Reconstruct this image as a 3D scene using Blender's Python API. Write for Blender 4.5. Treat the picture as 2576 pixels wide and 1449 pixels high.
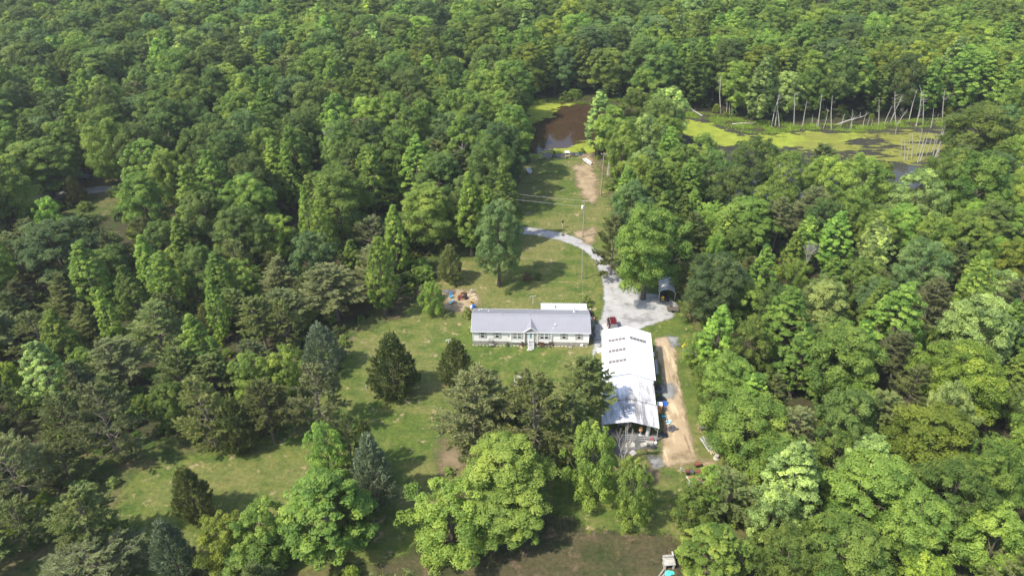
import bpy, math, random
import numpy as np
from mathutils import Vector, Matrix, Euler

# ------------------------------------------------------------------ camera, sky, sun, exposure
for o in list(bpy.data.objects):
    bpy.data.objects.remove(o)
scene = bpy.context.scene
PITCH, FPX, CAMZ = math.radians(33.0), 1820.0, 80.0        # survey sheet is 2576 x 1449
cam_data = bpy.data.cameras.new('camera')
cam = bpy.data.objects.new('camera', cam_data)
scene.collection.objects.link(cam)
cam.location = (0, 0, CAMZ)
cam.rotation_euler = (math.pi / 2 - PITCH, 0, 0)
cam_data.sensor_width = 36.0
cam_data.lens = 36.0 * FPX / 2576.0
cam_data.clip_start = 0.5
cam_data.clip_end = 9000
scene.camera = cam

SUN_EL, SUN_AZ = math.radians(53), math.radians(30)         # light travels towards +X and a little +Y
travel = Vector((math.cos(SUN_AZ) * math.cos(SUN_EL), math.sin(SUN_AZ) * math.cos(SUN_EL), -math.sin(SUN_EL)))
world = bpy.data.worlds.new('World')
scene.world = world
world.use_nodes = True
wn = world.node_tree.nodes
sky = wn.new('ShaderNodeTexSky')
sky.sky_type = 'NISHITA'
sky.sun_disc = False
sky.sun_elevation = SUN_EL
sky.sun_rotation = math.atan2(-travel.x, -travel.y)
sky.air_density = 1.0
sky.dust_density = 1.5
bg = wn['Background']
bg.inputs[1].default_value = 0.15
world.node_tree.links.new(sky.outputs[0], bg.inputs[0])
sun_data = bpy.data.lights.new('sun', 'SUN')
sun_data.energy = 3.1
sun_data.angle = math.radians(1.6)
sun_data.color = (1.0, 0.93, 0.80)
sun = bpy.data.objects.new('sun', sun_data)
sun.rotation_euler = travel.to_track_quat('-Z', 'Y').to_euler()
scene.collection.objects.link(sun)
scene.view_settings.view_transform = 'Standard'
scene.view_settings.look = 'None'
scene.view_settings.exposure = 1.06
scene.view_settings.gamma = 1.0
scene.render.engine = 'CYCLES'
cy = scene.cycles
cy.max_bounces = 6
cy.diffuse_bounces = 4
cy.glossy_bounces = 2
cy.transmission_bounces = 4
cy.transparent_max_bounces = 8
cy.caustics_reflective = False
cy.caustics_refractive = False
cy.use_denoising = True
cy.denoiser = 'OPENIMAGEDENOISE'
cy.denoising_input_passes = 'RGB_ALBEDO_NORMAL'
cy.denoising_prefilter = 'ACCURATE'

COL = scene.collection
rnd = random.Random(7)
R_ = math.radians


# ------------------------------------------------------------------ survey helpers: sheet pixel -> place on the ground
def ray(px, py):
    u, v = (px - 1288) / FPX, (724.5 - py) / FPX
    return u, math.cos(PITCH) + v * math.sin(PITCH), -math.sin(PITCH) + v * math.cos(PITCH)


def at(px, py, z=0.0):
    dx, dy, dz = ray(px, py)
    t = (z - CAMZ) / dz
    return Vector((dx * t, dy * t, z))


def height_at(px, py, Y):
    dx, dy, dz = ray(px, py)
    t = Y / dy
    return dx * t, CAMZ + dz * t


def px_of(x, y, z=0.0):
    d = y * math.cos(PITCH) + (CAMZ - z) * math.sin(PITCH)
    up = y * math.sin(PITCH) - (CAMZ - z) * math.cos(PITCH)
    return 1288 + FPX * x / d, 724.5 - FPX * up / d, d


# ------------------------------------------------------------------ object helpers
def tag(o, label=None, cat=None, group=None, kind=None):
    if label: o['label'] = label
    if cat: o['category'] = cat
    if group: o['group'] = group
    if kind: o['kind'] = kind
    return o


def thing(name, label, cat, loc=(0, 0, 0), rz=0.0, group=None):
    o = bpy.data.objects.new(name, None)
    o.empty_display_size = 0.3
    COL.objects.link(o)
    o.location = loc
    o.rotation_euler = (0, 0, rz)
    return tag(o, label, cat, group)


def link(name, mesh, parent=None, loc=None, rot=None, scale=None):
    o = bpy.data.objects.new(name, mesh)
    COL.objects.link(o)
    if parent: o.parent = parent
    if loc is not None: o.location = loc
    if rot is not None: o.rotation_euler = rot
    if scale is not None: o.scale = scale
    return o


class MB:
    """collects boxes, tubes and sheets into one mesh"""
    def __init__(self):
        self.v, self.f = [], []

    def poly(self, pts):
        n = len(self.v)
        self.v += [tuple(p) for p in pts]
        self.f.append(tuple(range(n, n + len(pts))))
        return self

    def box(self, c, s, rot=None, taper=1.0):
        n = len(self.v)
        m = Euler(rot).to_matrix() if rot else None
        for k in (-1, 1):
            tp = taper if k > 0 else 1.0
            for i, j in ((-1, -1), (1, -1), (1, 1), (-1, 1)):
                p = Vector((i * s[0] / 2 * tp, j * s[1] / 2 * tp, k * s[2] / 2))
                if m: p = m @ p
                self.v.append(tuple(p + Vector(c)))
        self.f += [tuple(n + q for q in f) for f in ((3, 2, 1, 0), (4, 5, 6, 7), (0, 1, 5, 4), (1, 2, 6, 5), (2, 3, 7, 6), (3, 0, 4, 7))]
        return self

    def tube(self, pts, rad, n=6, cap=True):
        pts = [Vector(p) for p in pts]
        if not hasattr(rad, '__len__'): rad = [rad] * len(pts)
        base = len(self.v)
        for i, p in enumerate(pts):
            d = (pts[min(i + 1, len(pts) - 1)] - pts[max(i - 1, 0)]).normalized()
            a = d.cross(Vector((0.31, 0.95, 0.12))).normalized()
            b = d.cross(a)
            for k in range(n):
                t = 2 * math.pi * k / n
                self.v.append(tuple(p + (a * math.cos(t) + b * math.sin(t)) * rad[i]))
        for i in range(len(pts) - 1):
            for k in range(n):
                q, r = base + i * n + k, base + i * n + (k + 1) % n
                self.f.append((q, r, r + n, q + n))
        if cap:
            self.f.append(tuple(base + k for k in range(n))[::-1])
            e = base + (len(pts) - 1) * n
            self.f.append(tuple(e + k for k in range(n)))
        return self

    def lathe(self, prof, c=(0, 0, 0), n=12):
        return self.tube([(c[0], c[1], c[2] + z) for r, z in prof], [max(r, 0.001) for r, z in prof], n)

    def extrude(self, outline, axis, a, b):
        """outline in the two other axes, pushed along axis from a to b"""
        n, m = len(self.v), len(outline)
        for w in (a, b):
            for p, q in outline:
                self.v.append({'x': (w, p, q), 'y': (p, w, q), 'z': (p, q, w)}[axis])
        self.f.append(tuple(range(n, n + m)))
        self.f.append(tuple(range(n + 2 * m - 1, n + m - 1, -1)))
        for i in range(m):
            j = (i + 1) % m
            self.f.append((n + i, n + m + i, n + m + j, n + j))
        return self

    def mesh(self, name, mat, smooth=False):
        me = bpy.data.meshes.new(name)
        me.from_pydata(self.v, [], self.f)
        me.materials.append(mat)
        import bmesh
        bm = bmesh.new(); bm.from_mesh(me)
        bmesh.ops.recalc_face_normals(bm, faces=bm.faces)
        bm.to_mesh(me); bm.free()
        if smooth: me.shade_smooth()
        return me

    def build(self, name, mat, parent=None, loc=None, rot=None, smooth=False):
        return link(name, self.mesh(name, mat, smooth), parent, loc, rot)


def array_mesh(name, V, F4, mat, tint=None, attr=None):
    me = bpy.data.meshes.new(name)
    V = np.asarray(V, dtype=np.float32); F4 = np.asarray(F4, dtype=np.int32)
    me.vertices.add(len(V)); me.vertices.foreach_set('co', V.ravel())
    k = F4.shape[1]
    me.loops.add(F4.size); me.loops.foreach_set('vertex_index', F4.ravel())
    me.polygons.add(len(F4))
    me.polygons.foreach_set('loop_start', np.arange(0, F4.size, k, dtype=np.int32))
    me.update(calc_edges=True)
    if mat: me.materials.append(mat)
    if tint is not None:
        me.attributes.new('tint', 'FLOAT', 'FACE').data.foreach_set('value', np.asarray(tint, dtype=np.float32))
    if attr is not None:
        me.attributes.new('edge', 'FLOAT', 'POINT').data.foreach_set('value', np.asarray(attr, dtype=np.float32))
    return me


# ------------------------------------------------------------------ materials
class NT:
    def __init__(self, name):
        self.m = bpy.data.materials.new(name)
        self.m.use_nodes = True
        self.t = self.m.node_tree
        self.n = self.t.nodes
        self.bsdf = self.n['Principled BSDF']
        self.out = self.n['Material Output']

    def new(self, kind, **kw):
        nd = self.n.new('ShaderNode' + kind)
        for k, v in kw.items(): setattr(nd, k, v)
        return nd

    def link(self, a, b): self.t.links.new(a, b)

    def pos(self):
        return self.new('NewGeometry').outputs['Position']

    def noise(self, scale, detail=4.0, rough=0.55, vec=None, stretch=None):
        nd = self.new('TexNoise')
        nd.inputs['Scale'].default_value = scale
        nd.inputs['Detail'].default_value = detail
        nd.inputs['Roughness'].default_value = rough
        v = vec or self.pos()
        if stretch:
            mp = self.new('Mapping')
            mp.inputs['Scale'].default_value = stretch
            self.link(v, mp.inputs[0]); v = mp.outputs[0]
        self.link(v, nd.inputs['Vector'])
        return nd.outputs['Fac']

    def ramp(self, fac, stops):
        r = self.new('ValToRGB')
        e = r.color_ramp.elements
        e[0].position, e[0].color = stops[0][0], col(stops[0][1])
        e[1].position, e[1].color = stops[-1][0], col(stops[-1][1])
        for p, c in stops[1:-1]:
            x = e.new(p); x.color = col(c)
        self.link(fac, r.inputs[0])
        return r.outputs[0]

    def mix(self, fac, a, b, mode='MIX'):
        x = self.new('Mix', data_type='RGBA', blend_type=mode)
        for s, i in ((fac, 0), (a, 6), (b, 7)):
            if isinstance(s, (int, float)): x.inputs[i].default_value = s
            elif isinstance(s, tuple): x.inputs[i].default_value = col(s)
            else: self.link(s, x.inputs[i])
        return x.outputs[2]

    def math(self, op, a, b=None, clamp=False):
        x = self.new('Math', operation=op, use_clamp=clamp)
        for s, i in ((a, 0), (b, 1)):
            if s is None: continue
            if isinstance(s, (int, float)): x.inputs[i].default_value = s
            else: self.link(s, x.inputs[i])
        return x.outputs[0]

    def smooth(self, v, lo, hi):
        x = self.new('MapRange', interpolation_type='SMOOTHSTEP')
        self.link(v, x.inputs[0])
        x.inputs[1].default_value, x.inputs[2].default_value = lo, hi
        return x.outputs[0]

    def bump(self, h, strength=0.4, dist=0.05):
        b = self.new('Bump')
        b.inputs['Strength'].default_value = strength
        b.inputs['Distance'].default_value = dist
        self.link(h, b.inputs['Height'])
        self.link(b.outputs[0], self.bsdf.inputs['Normal'])

    def base(self, c, rough=0.8, spec=0.3, metal=0.0):
        i = self.bsdf.inputs
        if isinstance(c, tuple): i['Base Color'].default_value = col(c)
        else: self.link(c, i['Base Color'])
        i['Roughness'].default_value = rough
        i['Specular IOR Level'].default_value = spec
        i['Metallic'].default_value = metal
        return self

    def fade(self, amp=1.2, width=0.35, scale=0.9):
        """ragged border from the 'edge' distance attribute"""
        a = self.new('Attribute', attribute_name='edge')
        n1 = self.math('SUBTRACT', self.noise(scale, 6.0, 0.7), 0.5)
        d = self.math('ADD', a.outputs['Fac'], self.math('MULTIPLY', n1, 2 * amp))
        al = self.smooth(d, -width, width)
        tr = self.new('BsdfTransparent')
        mx = self.new('MixShader')
        self.link(al, mx.inputs[0]); self.link(tr.outputs[0], mx.inputs[1]); self.link(self.bsdf.outputs[0], mx.inputs[2])
        self.link(mx.outputs[0], self.out.inputs[0])
        return self


def col(c): return (c[0], c[1], c[2], 1.0)


def plain(name, c, rough=0.7, spec=0.3, metal=0.0, var=0.25, scale=1.5, stretch=None):
    n = NT(name)
    d = tuple(x * (1 - var) for x in c); l = tuple(min(1, x * (1 + var * 0.6)) for x in c)
    n.base(n.ramp(n.noise(scale, 5, 0.6, stretch=stretch), [(0.3, d), (0.7, l)]), rough, spec, metal)
    return n.m


def leaf_mat(name, c, trans=0.42, hue=0.014, val=0.3, tintv=0.55, sat=1.0):
    n = NT(name)
    oi = n.new('ObjectInfo')
    tn = n.new('Attribute', attribute_name='tint')
    hs = n.new('HueSaturation')
    hs.inputs['Color'].default_value = col(c)
    hs.inputs['Saturation'].default_value = sat
    r = oi.outputs['Random']
    hv = n.math('ADD', n.math('MULTIPLY', n.math('SUBTRACT', r, 0.5), hue * 2), 0.5)
    n.link(n.math('SUBTRACT', hv, n.math('MULTIPLY', n.math('SUBTRACT', tn.outputs['Fac'], 0.5), 0.06)), hs.inputs['Hue'])
    r2 = n.math('FRACT', n.math('MULTIPLY', r, 37.7))
    v = n.math('ADD', n.math('MULTIPLY', n.math('SUBTRACT', r2, 0.5), val * 2), 1.0)
    t = n.math('ADD', n.math('MULTIPLY', n.math('SUBTRACT', tn.outputs['Fac'], 0.5), tintv * 2), 1.0)
    n.link(n.math('MULTIPLY', v, t), hs.inputs['Value'])
    n.base(hs.outputs[0], 0.55, 0.25)
    tr = n.new('BsdfTranslucent')
    n.link(n.mix(1.0, hs.outputs[0], (1.25, 1.3, 0.55), 'MULTIPLY'), tr.inputs[0])
    mx = n.new('MixShader'); mx.inputs[0].default_value = trans
    n.link(n.bsdf.outputs[0], mx.inputs[1]); n.link(tr.outputs[0], mx.inputs[2]); n.link(mx.outputs[0], n.out.inputs[0])
    return n.m


M = {}
LEAF = {   # species colours; side weights below also use them to mimic cloud shade and sun
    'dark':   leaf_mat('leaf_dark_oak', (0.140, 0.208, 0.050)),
    'mid':    leaf_mat('leaf_mid_green', (0.190, 0.272, 0.053)),
    'blue':   leaf_mat('leaf_blue_green', (0.138, 0.222, 0.074)),
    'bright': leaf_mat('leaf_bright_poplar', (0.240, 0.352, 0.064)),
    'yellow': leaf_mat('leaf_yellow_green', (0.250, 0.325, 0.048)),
    'silver': leaf_mat('leaf_silver_maple', (0.290, 0.385, 0.118), tintv=0.85),
    'pine':   leaf_mat('needle_pine', (0.178, 0.215, 0.066), trans=0.3),
    'pinegrey': leaf_mat('needle_grey_pine', (0.195, 0.222, 0.090), trans=0.3),
    'cedar':  leaf_mat('needle_cedar', (0.150, 0.180, 0.052), trans=0.25),
    'cedarblue': leaf_mat('needle_blue_cedar', (0.150, 0.192, 0.112), trans=0.25),
    'russet': leaf_mat('leaf_russet', (0.200, 0.115, 0.070), trans=0.2),
}
M['bark'] = plain('bark', (0.13, 0.11, 0.085), 0.9, 0.1, var=0.5, scale=3, stretch=(4, 4, 0.6))
M['palebark'] = plain('pale_bark', (0.36, 0.335, 0.29), 0.9, 0.1, var=0.35, scale=3, stretch=(4, 4, 0.5))
M['deadwood'] = plain('dead_wood', (0.46, 0.43, 0.385), 0.9, 0.1, var=0.3, scale=3, stretch=(4, 4, 0.5))
M['twig'] = plain('pine_twig', (0.20, 0.165, 0.13), 0.9, 0.1, var=0.3)


def ground_mat():
    n = NT('forest_floor')
    a = n.ramp(n.noise(0.25, 6, 0.65), [(0.30, (0.038, 0.036, 0.020)), (0.46, (0.062, 0.056, 0.032)), (0.62, (0.050, 0.072, 0.024))])
    b = n.ramp(n.noise(2.2, 5, 0.7), [(0.3, (0.55, 0.55, 0.55)), (0.7, (1.35, 1.3, 1.2))])
    n.base(n.mix(1.0, a, b, 'MULTIPLY'), 0.95, 0.1)
    n.bump(n.noise(1.6, 6, 0.7), 0.8, 0.25)
    return n.m


def lawn_mat(name, green, straw, soil, straw_lo=0.50, soil_lo=0.66, amp=2.2, width=0.5):
    n = NT(name)
    g2 = tuple(x * k for x, k in zip(green, (1.45, 1.2, 1.2)))
    g1 = tuple(x * k for x, k in zip(green, (0.72, 0.80, 0.8)))
    big = n.noise(0.055, 3, 0.5)
    mid = n.noise(0.33, 5, 0.62)
    fine = n.noise(1.5, 7, 0.78)
    c = n.ramp(mid, [(0.33, g1), (0.5, green), (0.68, g2)])
    mow = n.noise(0.5, 3, 0.6, stretch=(0.12, 1.0, 1.0))
    s = n.math('ADD', n.math('MULTIPLY', big, 0.55), n.math('MULTIPLY', mow, 0.25))
    s = n.math('ADD', s, n.math('MULTIPLY', mid, 0.2))
    c = n.mix(n.math('MULTIPLY', n.smooth(s, straw_lo - 0.05, straw_lo + 0.10), 0.75), c, straw)
    d = n.math('ADD', n.math('MULTIPLY', n.noise(0.42, 6, 0.66), 0.8), n.math('MULTIPLY', fine, 0.2))
    c = n.mix(n.smooth(d, soil_lo - 0.03, soil_lo + 0.06), c, soil)
    c = n.mix(1.0, c, n.ramp(fine, [(0.30, (0.50, 0.54, 0.48)), (0.5, (1.0, 1.0, 1.0)), (0.72, (1.5, 1.42, 1.34))]), 'MULTIPLY')
    n.base(c, 0.95, 0.12)
    n.bump(n.noise(3.2, 6, 0.75), 0.7, 0.10)
    n.fade(amp * 1.5, width, 0.33)
    return n.m


def soil_mat(name, a, b, amp=0.9, width=0.3, scale=0.8, ruts=False, spec=0.1, tracks=False):
    n = NT(name)
    m1 = n.noise(0.45, 6, 0.65)
    c = n.ramp(m1, [(0.32, a), (0.68, b)])
    if ruts:
        r = n.noise(0.9, 4, 0.6, stretch=(1.0, 0.16, 1.0))
        c = n.mix(n.smooth(r, 0.52, 0.66), c, tuple(min(1, x * 1.25) for x in b))
        c = n.mix(n.smooth(n.noise(0.6, 4, 0.6, stretch=(1.6, 0.2, 1)), 0.58, 0.72), c, tuple(x * 0.62 for x in a))
    if tracks:
        c = n.mix(n.smooth(n.noise(0.28, 5, 0.62), 0.5, 0.66), c, tuple(x * 0.72 for x in a))
        c = n.mix(n.smooth(n.noise(0.9, 6, 0.7), 0.60, 0.70), c, (0.13, 0.135, 0.06))
    c = n.mix(1.0, c, n.ramp(n.noise(5.0, 5, 0.75), [(0.25, (0.82, 0.82, 0.82)), (0.75, (1.15, 1.15, 1.15))]), 'MULTIPLY')
    n.base(c, 0.95, spec)
    n.bump(n.noise(3.5, 6, 0.7), 0.25, 0.04)
    n.fade(amp, width, scale)
    return n.m


def water_mat(name, c, rough=0.06):
    n = NT(name)
    n.base(n.ramp(n.noise(0.12, 4, 0.6), [(0.3, tuple(x * 0.75 for x in c)), (0.7, c)]), rough, 0.5)
    n.bsdf.inputs['IOR'].default_value = 1.33
    n.bump(n.noise(1.1, 3, 0.5), 0.02, 0.04)
    return n.m


M['ground'] = ground_mat()
M['lawn'] = lawn_mat('mown_lawn', (0.084, 0.122, 0.025), (0.175, 0.165, 0.060), (0.30, 0.230, 0.135), 0.485, 0.59)
M['rough'] = lawn_mat('rough_grass', (0.066, 0.096, 0.024), (0.14, 0.120, 0.055), (0.17, 0.125, 0.080), 0.46, 0.58, 3.0, 1.2)
M['litter'] = lawn_mat('leaf_litter', (0.048, 0.058, 0.021), (0.088, 0.070, 0.040), (0.120, 0.088, 0.056), 0.45, 0.56, 2.6, 1.2)  # litter brown and green, with the front trees' shade darkened into it
M['straw'] = soil_mat('straw_soil', (0.21, 0.160, 0.095), (0.40, 0.310, 0.195), 3.2, 1.1, 0.38)
M['dirt'] = soil_mat('dirt_track', (0.29, 0.215, 0.130), (0.44, 0.345, 0.225), 0.9, 0.5, 0.6, ruts=True)
M['dimsoil'] = soil_mat('worn_brown_soil', (0.13, 0.105, 0.060), (0.25, 0.195, 0.120), 4.0, 1.0, 0.4)
M['gravel'] = soil_mat('gravel', (0.295, 0.290, 0.284), (0.42, 0.414, 0.406), 0.85, 0.35, 0.7, tracks=True)
M['concrete'] = soil_mat('old_concrete', (0.42, 0.415, 0.40), (0.55, 0.54, 0.52), 0.06, 0.04, 2)
M['rubble'] = soil_mat('grey_rubble', (0.15, 0.15, 0.145), (0.32, 0.32, 0.31), 1.4, 0.6, 0.9)
M['apron'] = soil_mat('shade_dark_concrete', (0.075, 0.075, 0.075), (0.20, 0.20, 0.20), 1.6, 0.7, 0.8)  # dark grey concrete, darkened further so the open bay floor looks shaded
M['brownwater'] = water_mat('brown_pond_water', (0.058, 0.035, 0.019))
M['greywater'] = water_mat('grey_swamp_water', (0.055, 0.052, 0.045))


def weed_mat(name, a, b, cover):
    n = NT(name)
    c = n.ramp(n.noise(0.4, 5, 0.6), [(0.3, a), (0.7, b)])
    n.base(c, 0.85, 0.2)
    at_ = n.new('Attribute', attribute_name='edge')
    g = n.math('SUBTRACT', n.noise(0.16, 7, 0.68, stretch=(0.7, 1.5, 1)), 0.5)
    d = n.math('ADD', n.math('MULTIPLY', at_.outputs['Fac'], 0.25), n.math('MULTIPLY', g, 5.0))
    d = n.math('MINIMUM', d, n.math('ADD', n.math('MULTIPLY', n.math('SUBTRACT', n.noise(0.13, 8, 0.72, stretch=(0.55, 1.8, 1)), 0.5), 8.0), cover))
    al = n.smooth(d, -0.1, 0.12)
    tr = n.new('BsdfTransparent'); mx = n.new('MixShader')
    n.link(al, mx.inputs[0]); n.link(tr.outputs[0], mx.inputs[1]); n.link(n.bsdf.outputs[0], mx.inputs[2]); n.link(mx.outputs[0], n.out.inputs[0])
    return n.m


M['duckweed'] = weed_mat('duckweed', (0.165, 0.208, 0.024), (0.275, 0.315, 0.040), 2.6)
M['duckweed_thin'] = weed_mat('duckweed_thin', (0.135, 0.150, 0.028), (0.225, 0.230, 0.042), 0.1)
M['white'] = plain('white_paint', (0.80, 0.80, 0.79), 0.5, 0.4, var=0.05)
M['siding'] = plain('white_vinyl_siding', (0.86, 0.85, 0.82), 0.55, 0.35, var=0.06, scale=0.6)
M['taupe'] = plain('taupe_siding', (0.42, 0.385, 0.345), 0.6, 0.3, var=0.08)
M['shutter'] = plain('beige_shutter', (0.44, 0.41, 0.37), 0.6, 0.3, var=0.06)
M['block'] = plain('grey_block', (0.33, 0.31, 0.28), 0.9, 0.15, var=0.35, scale=2)
M['roofgrey'] = plain('grey_roof_metal', (0.272, 0.274, 0.298), 0.42, 0.5, var=0.05, scale=0.5)
M['roofwhite'] = plain('white_roof_metal', (0.86, 0.86, 0.87), 0.4, 0.5, var=0.03, scale=0.4)
M['glass'] = NT('window_glass').base((0.025, 0.03, 0.035), 0.06, 0.6).m
M['curtain'] = NT('curtained_glass').base((0.13, 0.14, 0.135), 0.10, 0.6).m
M['black'] = plain('black_plastic', (0.02, 0.02, 0.024), 0.5, 0.4)
M['dark'] = plain('dark_tarp', (0.035, 0.037, 0.045), 0.5, 0.4, var=0.5, scale=2)
M['darkgrey'] = plain('dark_grey_metal', (0.10, 0.10, 0.11), 0.5, 0.4, var=0.3)
M['grey'] = plain('grey_wood', (0.34, 0.325, 0.30), 0.85, 0.2, var=0.3, scale=2.5)
M['palegrey'] = plain('pale_grey', (0.55, 0.55, 0.54), 0.7, 0.3, var=0.2)
M['steel'] = plain('galvanised_steel', (0.50, 0.51, 0.52), 0.4, 0.5, 0.3, var=0.2)
M['polewood'] = plain('pole_wood', (0.34, 0.28, 0.21), 0.9, 0.1, var=0.25, stretch=(3, 3, 0.4))
M['plank'] = plain('pale_plank', (0.60, 0.50, 0.35), 0.8, 0.2, var=0.25)
M['rust'] = plain('rusty_metal', (0.21, 0.085, 0.055), 0.85, 0.2, var=0.5, scale=3)
M['redpaint'] = plain('red_paint', (0.50, 0.045, 0.030), 0.5, 0.4, var=0.2)
M['shedroof'] = plain('faded_red_roof', (0.52, 0.235, 0.185), 0.6, 0.3, var=0.15)
M['maroon'] = NT('maroon_car_paint').base((0.135, 0.010, 0.018), 0.22, 0.6, 0.25).m
M['maroon'].node_tree.nodes['Principled BSDF'].inputs['Coat Weight'].default_value = 0.6
M['tyre'] = plain('tyre_rubber', (0.022, 0.022, 0.022), 0.9, 0.2)
M['blue'] = plain('blue_plastic', (0.035, 0.12, 0.42), 0.45, 0.4, var=0.15)
M['sky_blue'] = plain('sky_blue_plastic', (0.09, 0.40, 0.66), 0.45, 0.4, var=0.15)
M['paleblue'] = plain('pale_blue_paint', (0.45, 0.66, 0.70), 0.55, 0.4, var=0.1)
M['teal'] = plain('teal_tarp', (0.10, 0.58, 0.52), 0.45, 0.4, var=0.2, scale=3)
M['yellow'] = plain('yellow_paint', (0.75, 0.46, 0.03), 0.45, 0.4, var=0.15)
M['orange'] = plain('orange_box', (0.62, 0.30, 0.10), 0.6, 0.3, var=0.25)
M['skin_orange'] = plain('tan_leather', (0.60, 0.33, 0.16), 0.6, 0.3, var=0.15)
M['purple'] = plain('dark_plum_canvas', (0.045, 0.022, 0.048), 0.8, 0.2, var=0.4)
M['beige'] = plain('beige_canvas', (0.62, 0.56, 0.44), 0.8, 0.2)
M['stone'] = plain('grey_stone', (0.42, 0.40, 0.36), 0.9, 0.2, var=0.35)
M['truckblue'] = NT('pale_blue_truck_paint').base((0.30, 0.42, 0.50), 0.3, 0.5).m
M['skylight'] = plain('fibreglass_skylight', (0.185, 0.170, 0.165), 0.7, 0.2, var=0.2, scale=4)
M['patiowhite'] = plain('patio_sheet', (0.60, 0.60, 0.61), 0.5, 0.4, var=0.06)


def weathered_roof():
    n = NT('weathered_white_roof')
    st = n.noise(1.6, 5, 0.7, stretch=(1.0, 0.13, 1.0))
    bl = n.noise(0.22, 4, 0.6)
    f = n.math('ADD', n.math('MULTIPLY', st, 0.65), n.math('MULTIPLY', bl, 0.35))
    c = n.ramp(f, [(0.37, (0.21, 0.205, 0.20)), (0.46, (0.44, 0.435, 0.44)), (0.56, (0.70, 0.70, 0.71))])
    n.base(c, 0.55, 0.35)
    return n.m


M['roofold'] = weathered_roof()

# ------------------------------------------------------------------ outlines (metres, on the ground)
LAWN_PX = [(1352, 404), (1395, 402), (1440, 396), (1485, 397), (1520, 440), (1535, 520), (1560, 640), (1600, 700), (1700, 715), (1730, 800), (1770, 900),
           (1790, 1010), (1800, 1110), (1850, 1210), (1800, 1300), (1730, 1360), (1480, 1330), (1330, 1260), (1180, 1200), (1080, 1330), (1020, 1400),
           (700, 1440), (420, 1400), (280, 1310), (330, 1190), (560, 1125), (700, 1085), (760, 1000), (850, 930), (890, 850), (1000, 795), (1065, 720),
           (1140, 650), (1230, 620), (1285, 590), (1290, 500), (1310, 420)]
ROUGH_PX = [(1250, 470), (1300, 410), (1345, 398), (1500, 394), (1560, 440), (1600, 640), (1740, 690), (1800, 850), (1840, 1060), (1900, 1240), (1860, 1500),
            (1780, 1700), (300, 1700), (-60, 1500), (-60, 1150), (250, 1120), (560, 1060), (720, 900), (840, 860), (960, 760), (1030, 660), (1150, 600), (1240, 560)]
LITTER_PX = [(1180, 1180), (1380, 1180), (1520, 1140), (1660, 1150), (1700, 1220), (1690, 1320), (1720, 1450), (1700, 1620), (900, 1620), (960, 1400), (1030, 1280), (1040, 1150), (1100, 1120)]
DRIVE_PX = [(1240, 566), (1312, 570), (1370, 578), (1420, 588), (1462, 603), (1500, 630), (1525, 660), (1560, 700), (1610, 735), (1680, 745), (1705, 770), (1690, 800), (1650, 812), (1600, 830),
            (1560, 850), (1520, 845), (1505, 880), (1490, 900), (1495, 830), (1512, 800), (1520, 765), (1518, 720), (1512, 690), (1498, 655), (1470, 630), (1440, 615), (1400, 602), (1350, 592), (1300, 588), (1240, 584)]
TRACK_PX = [(1648, 852), (1680, 846), (1698, 880), (1703, 940), (1714, 990), (1727, 1050), (1741, 1110), (1746, 1146), (1718, 1166), (1685, 1174), (1655, 1166), (1668, 1120), (1670, 1080), (1672, 1020), (1666, 950), (1655, 900)]
LAKE_PX = [(1318, 262), (1400, 257), (1500, 258), (1600, 264), (1600, 330), (1520, 372), (1485, 384), (1440, 388), (1410, 398), (1375, 400), (1345, 405), (1325, 400), (1318, 330)]
SWAMP_PX = [(1600, 288), (1647, 289), (1764, 294), (1818, 314), (1871, 331), (1938, 333), (2013, 324), (2085, 324), (2165, 329), (2258, 318), (2340, 313), (2430, 316), (2490, 330),
            (2500, 370), (2440, 430), (2330, 470), (2150, 480), (2000, 500), (1900, 550), (1830, 545), (1790, 440), (1720, 350), (1640, 320)]
ROAD_PX = [(-300, 500), (100, 492), (180, 477), (260, 468), (360, 470), (360, 482), (260, 484), (180, 494), (100, 512), (-300, 530)]


def world_poly(P): return [tuple(at(*p)[:2]) for p in P]


def poly_sd(poly, X, Y):
    """signed distance, positive inside"""
    P = np.array(poly); Q = np.roll(P, -1, 0)
    ins = np.zeros(X.shape, bool)
    d = np.full(X.shape, 1e9)
    for (x1, y1), (x2, y2) in zip(P, Q):
        ex, ey = x2 - x1, y2 - y1
        t = np.clip(((X - x1) * ex + (Y - y1) * ey) / (ex * ex + ey * ey + 1e-9), 0, 1)
        d = np.minimum(d, np.hypot(X - x1 - t * ex, Y - y1 - t * ey))
        if y1 != y2:
            c = ((y1 > Y) != (y2 > Y)) & (X < (x2 - x1) * (Y - y1) / (y2 - y1) + x1)
            ins ^= c
    return np.where(ins, d, -d)


W = {k: world_poly(v) for k, v in dict(lawn=LAWN_PX, rough=ROUGH_PX, litter=LITTER_PX, drive=DRIVE_PX, track=TRACK_PX, lake=LAKE_PX, swamp=SWAMP_PX, road=ROAD_PX).items()}


def ground_z(X, Y):
    s = np.maximum(poly_sd(W['lake'], X, Y), poly_sd(W['swamp'], X, Y))
    t = np.clip((s + 1.2) / 4.0, 0, 1)
    return -1.1 * t * t * (3 - 2 * t)


# ground: one sheet, fine near, out to the horizon
def axis(lo, hi, step, far):
    a = list(np.arange(lo, hi + .01, step))
    g = step
    while a[-1] < far: g *= 1.35; a.append(a[-1] + g)
    g = step
    while a[0] > -far: g *= 1.35; a.insert(0, a[0] - g)
    return np.array(a)


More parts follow.
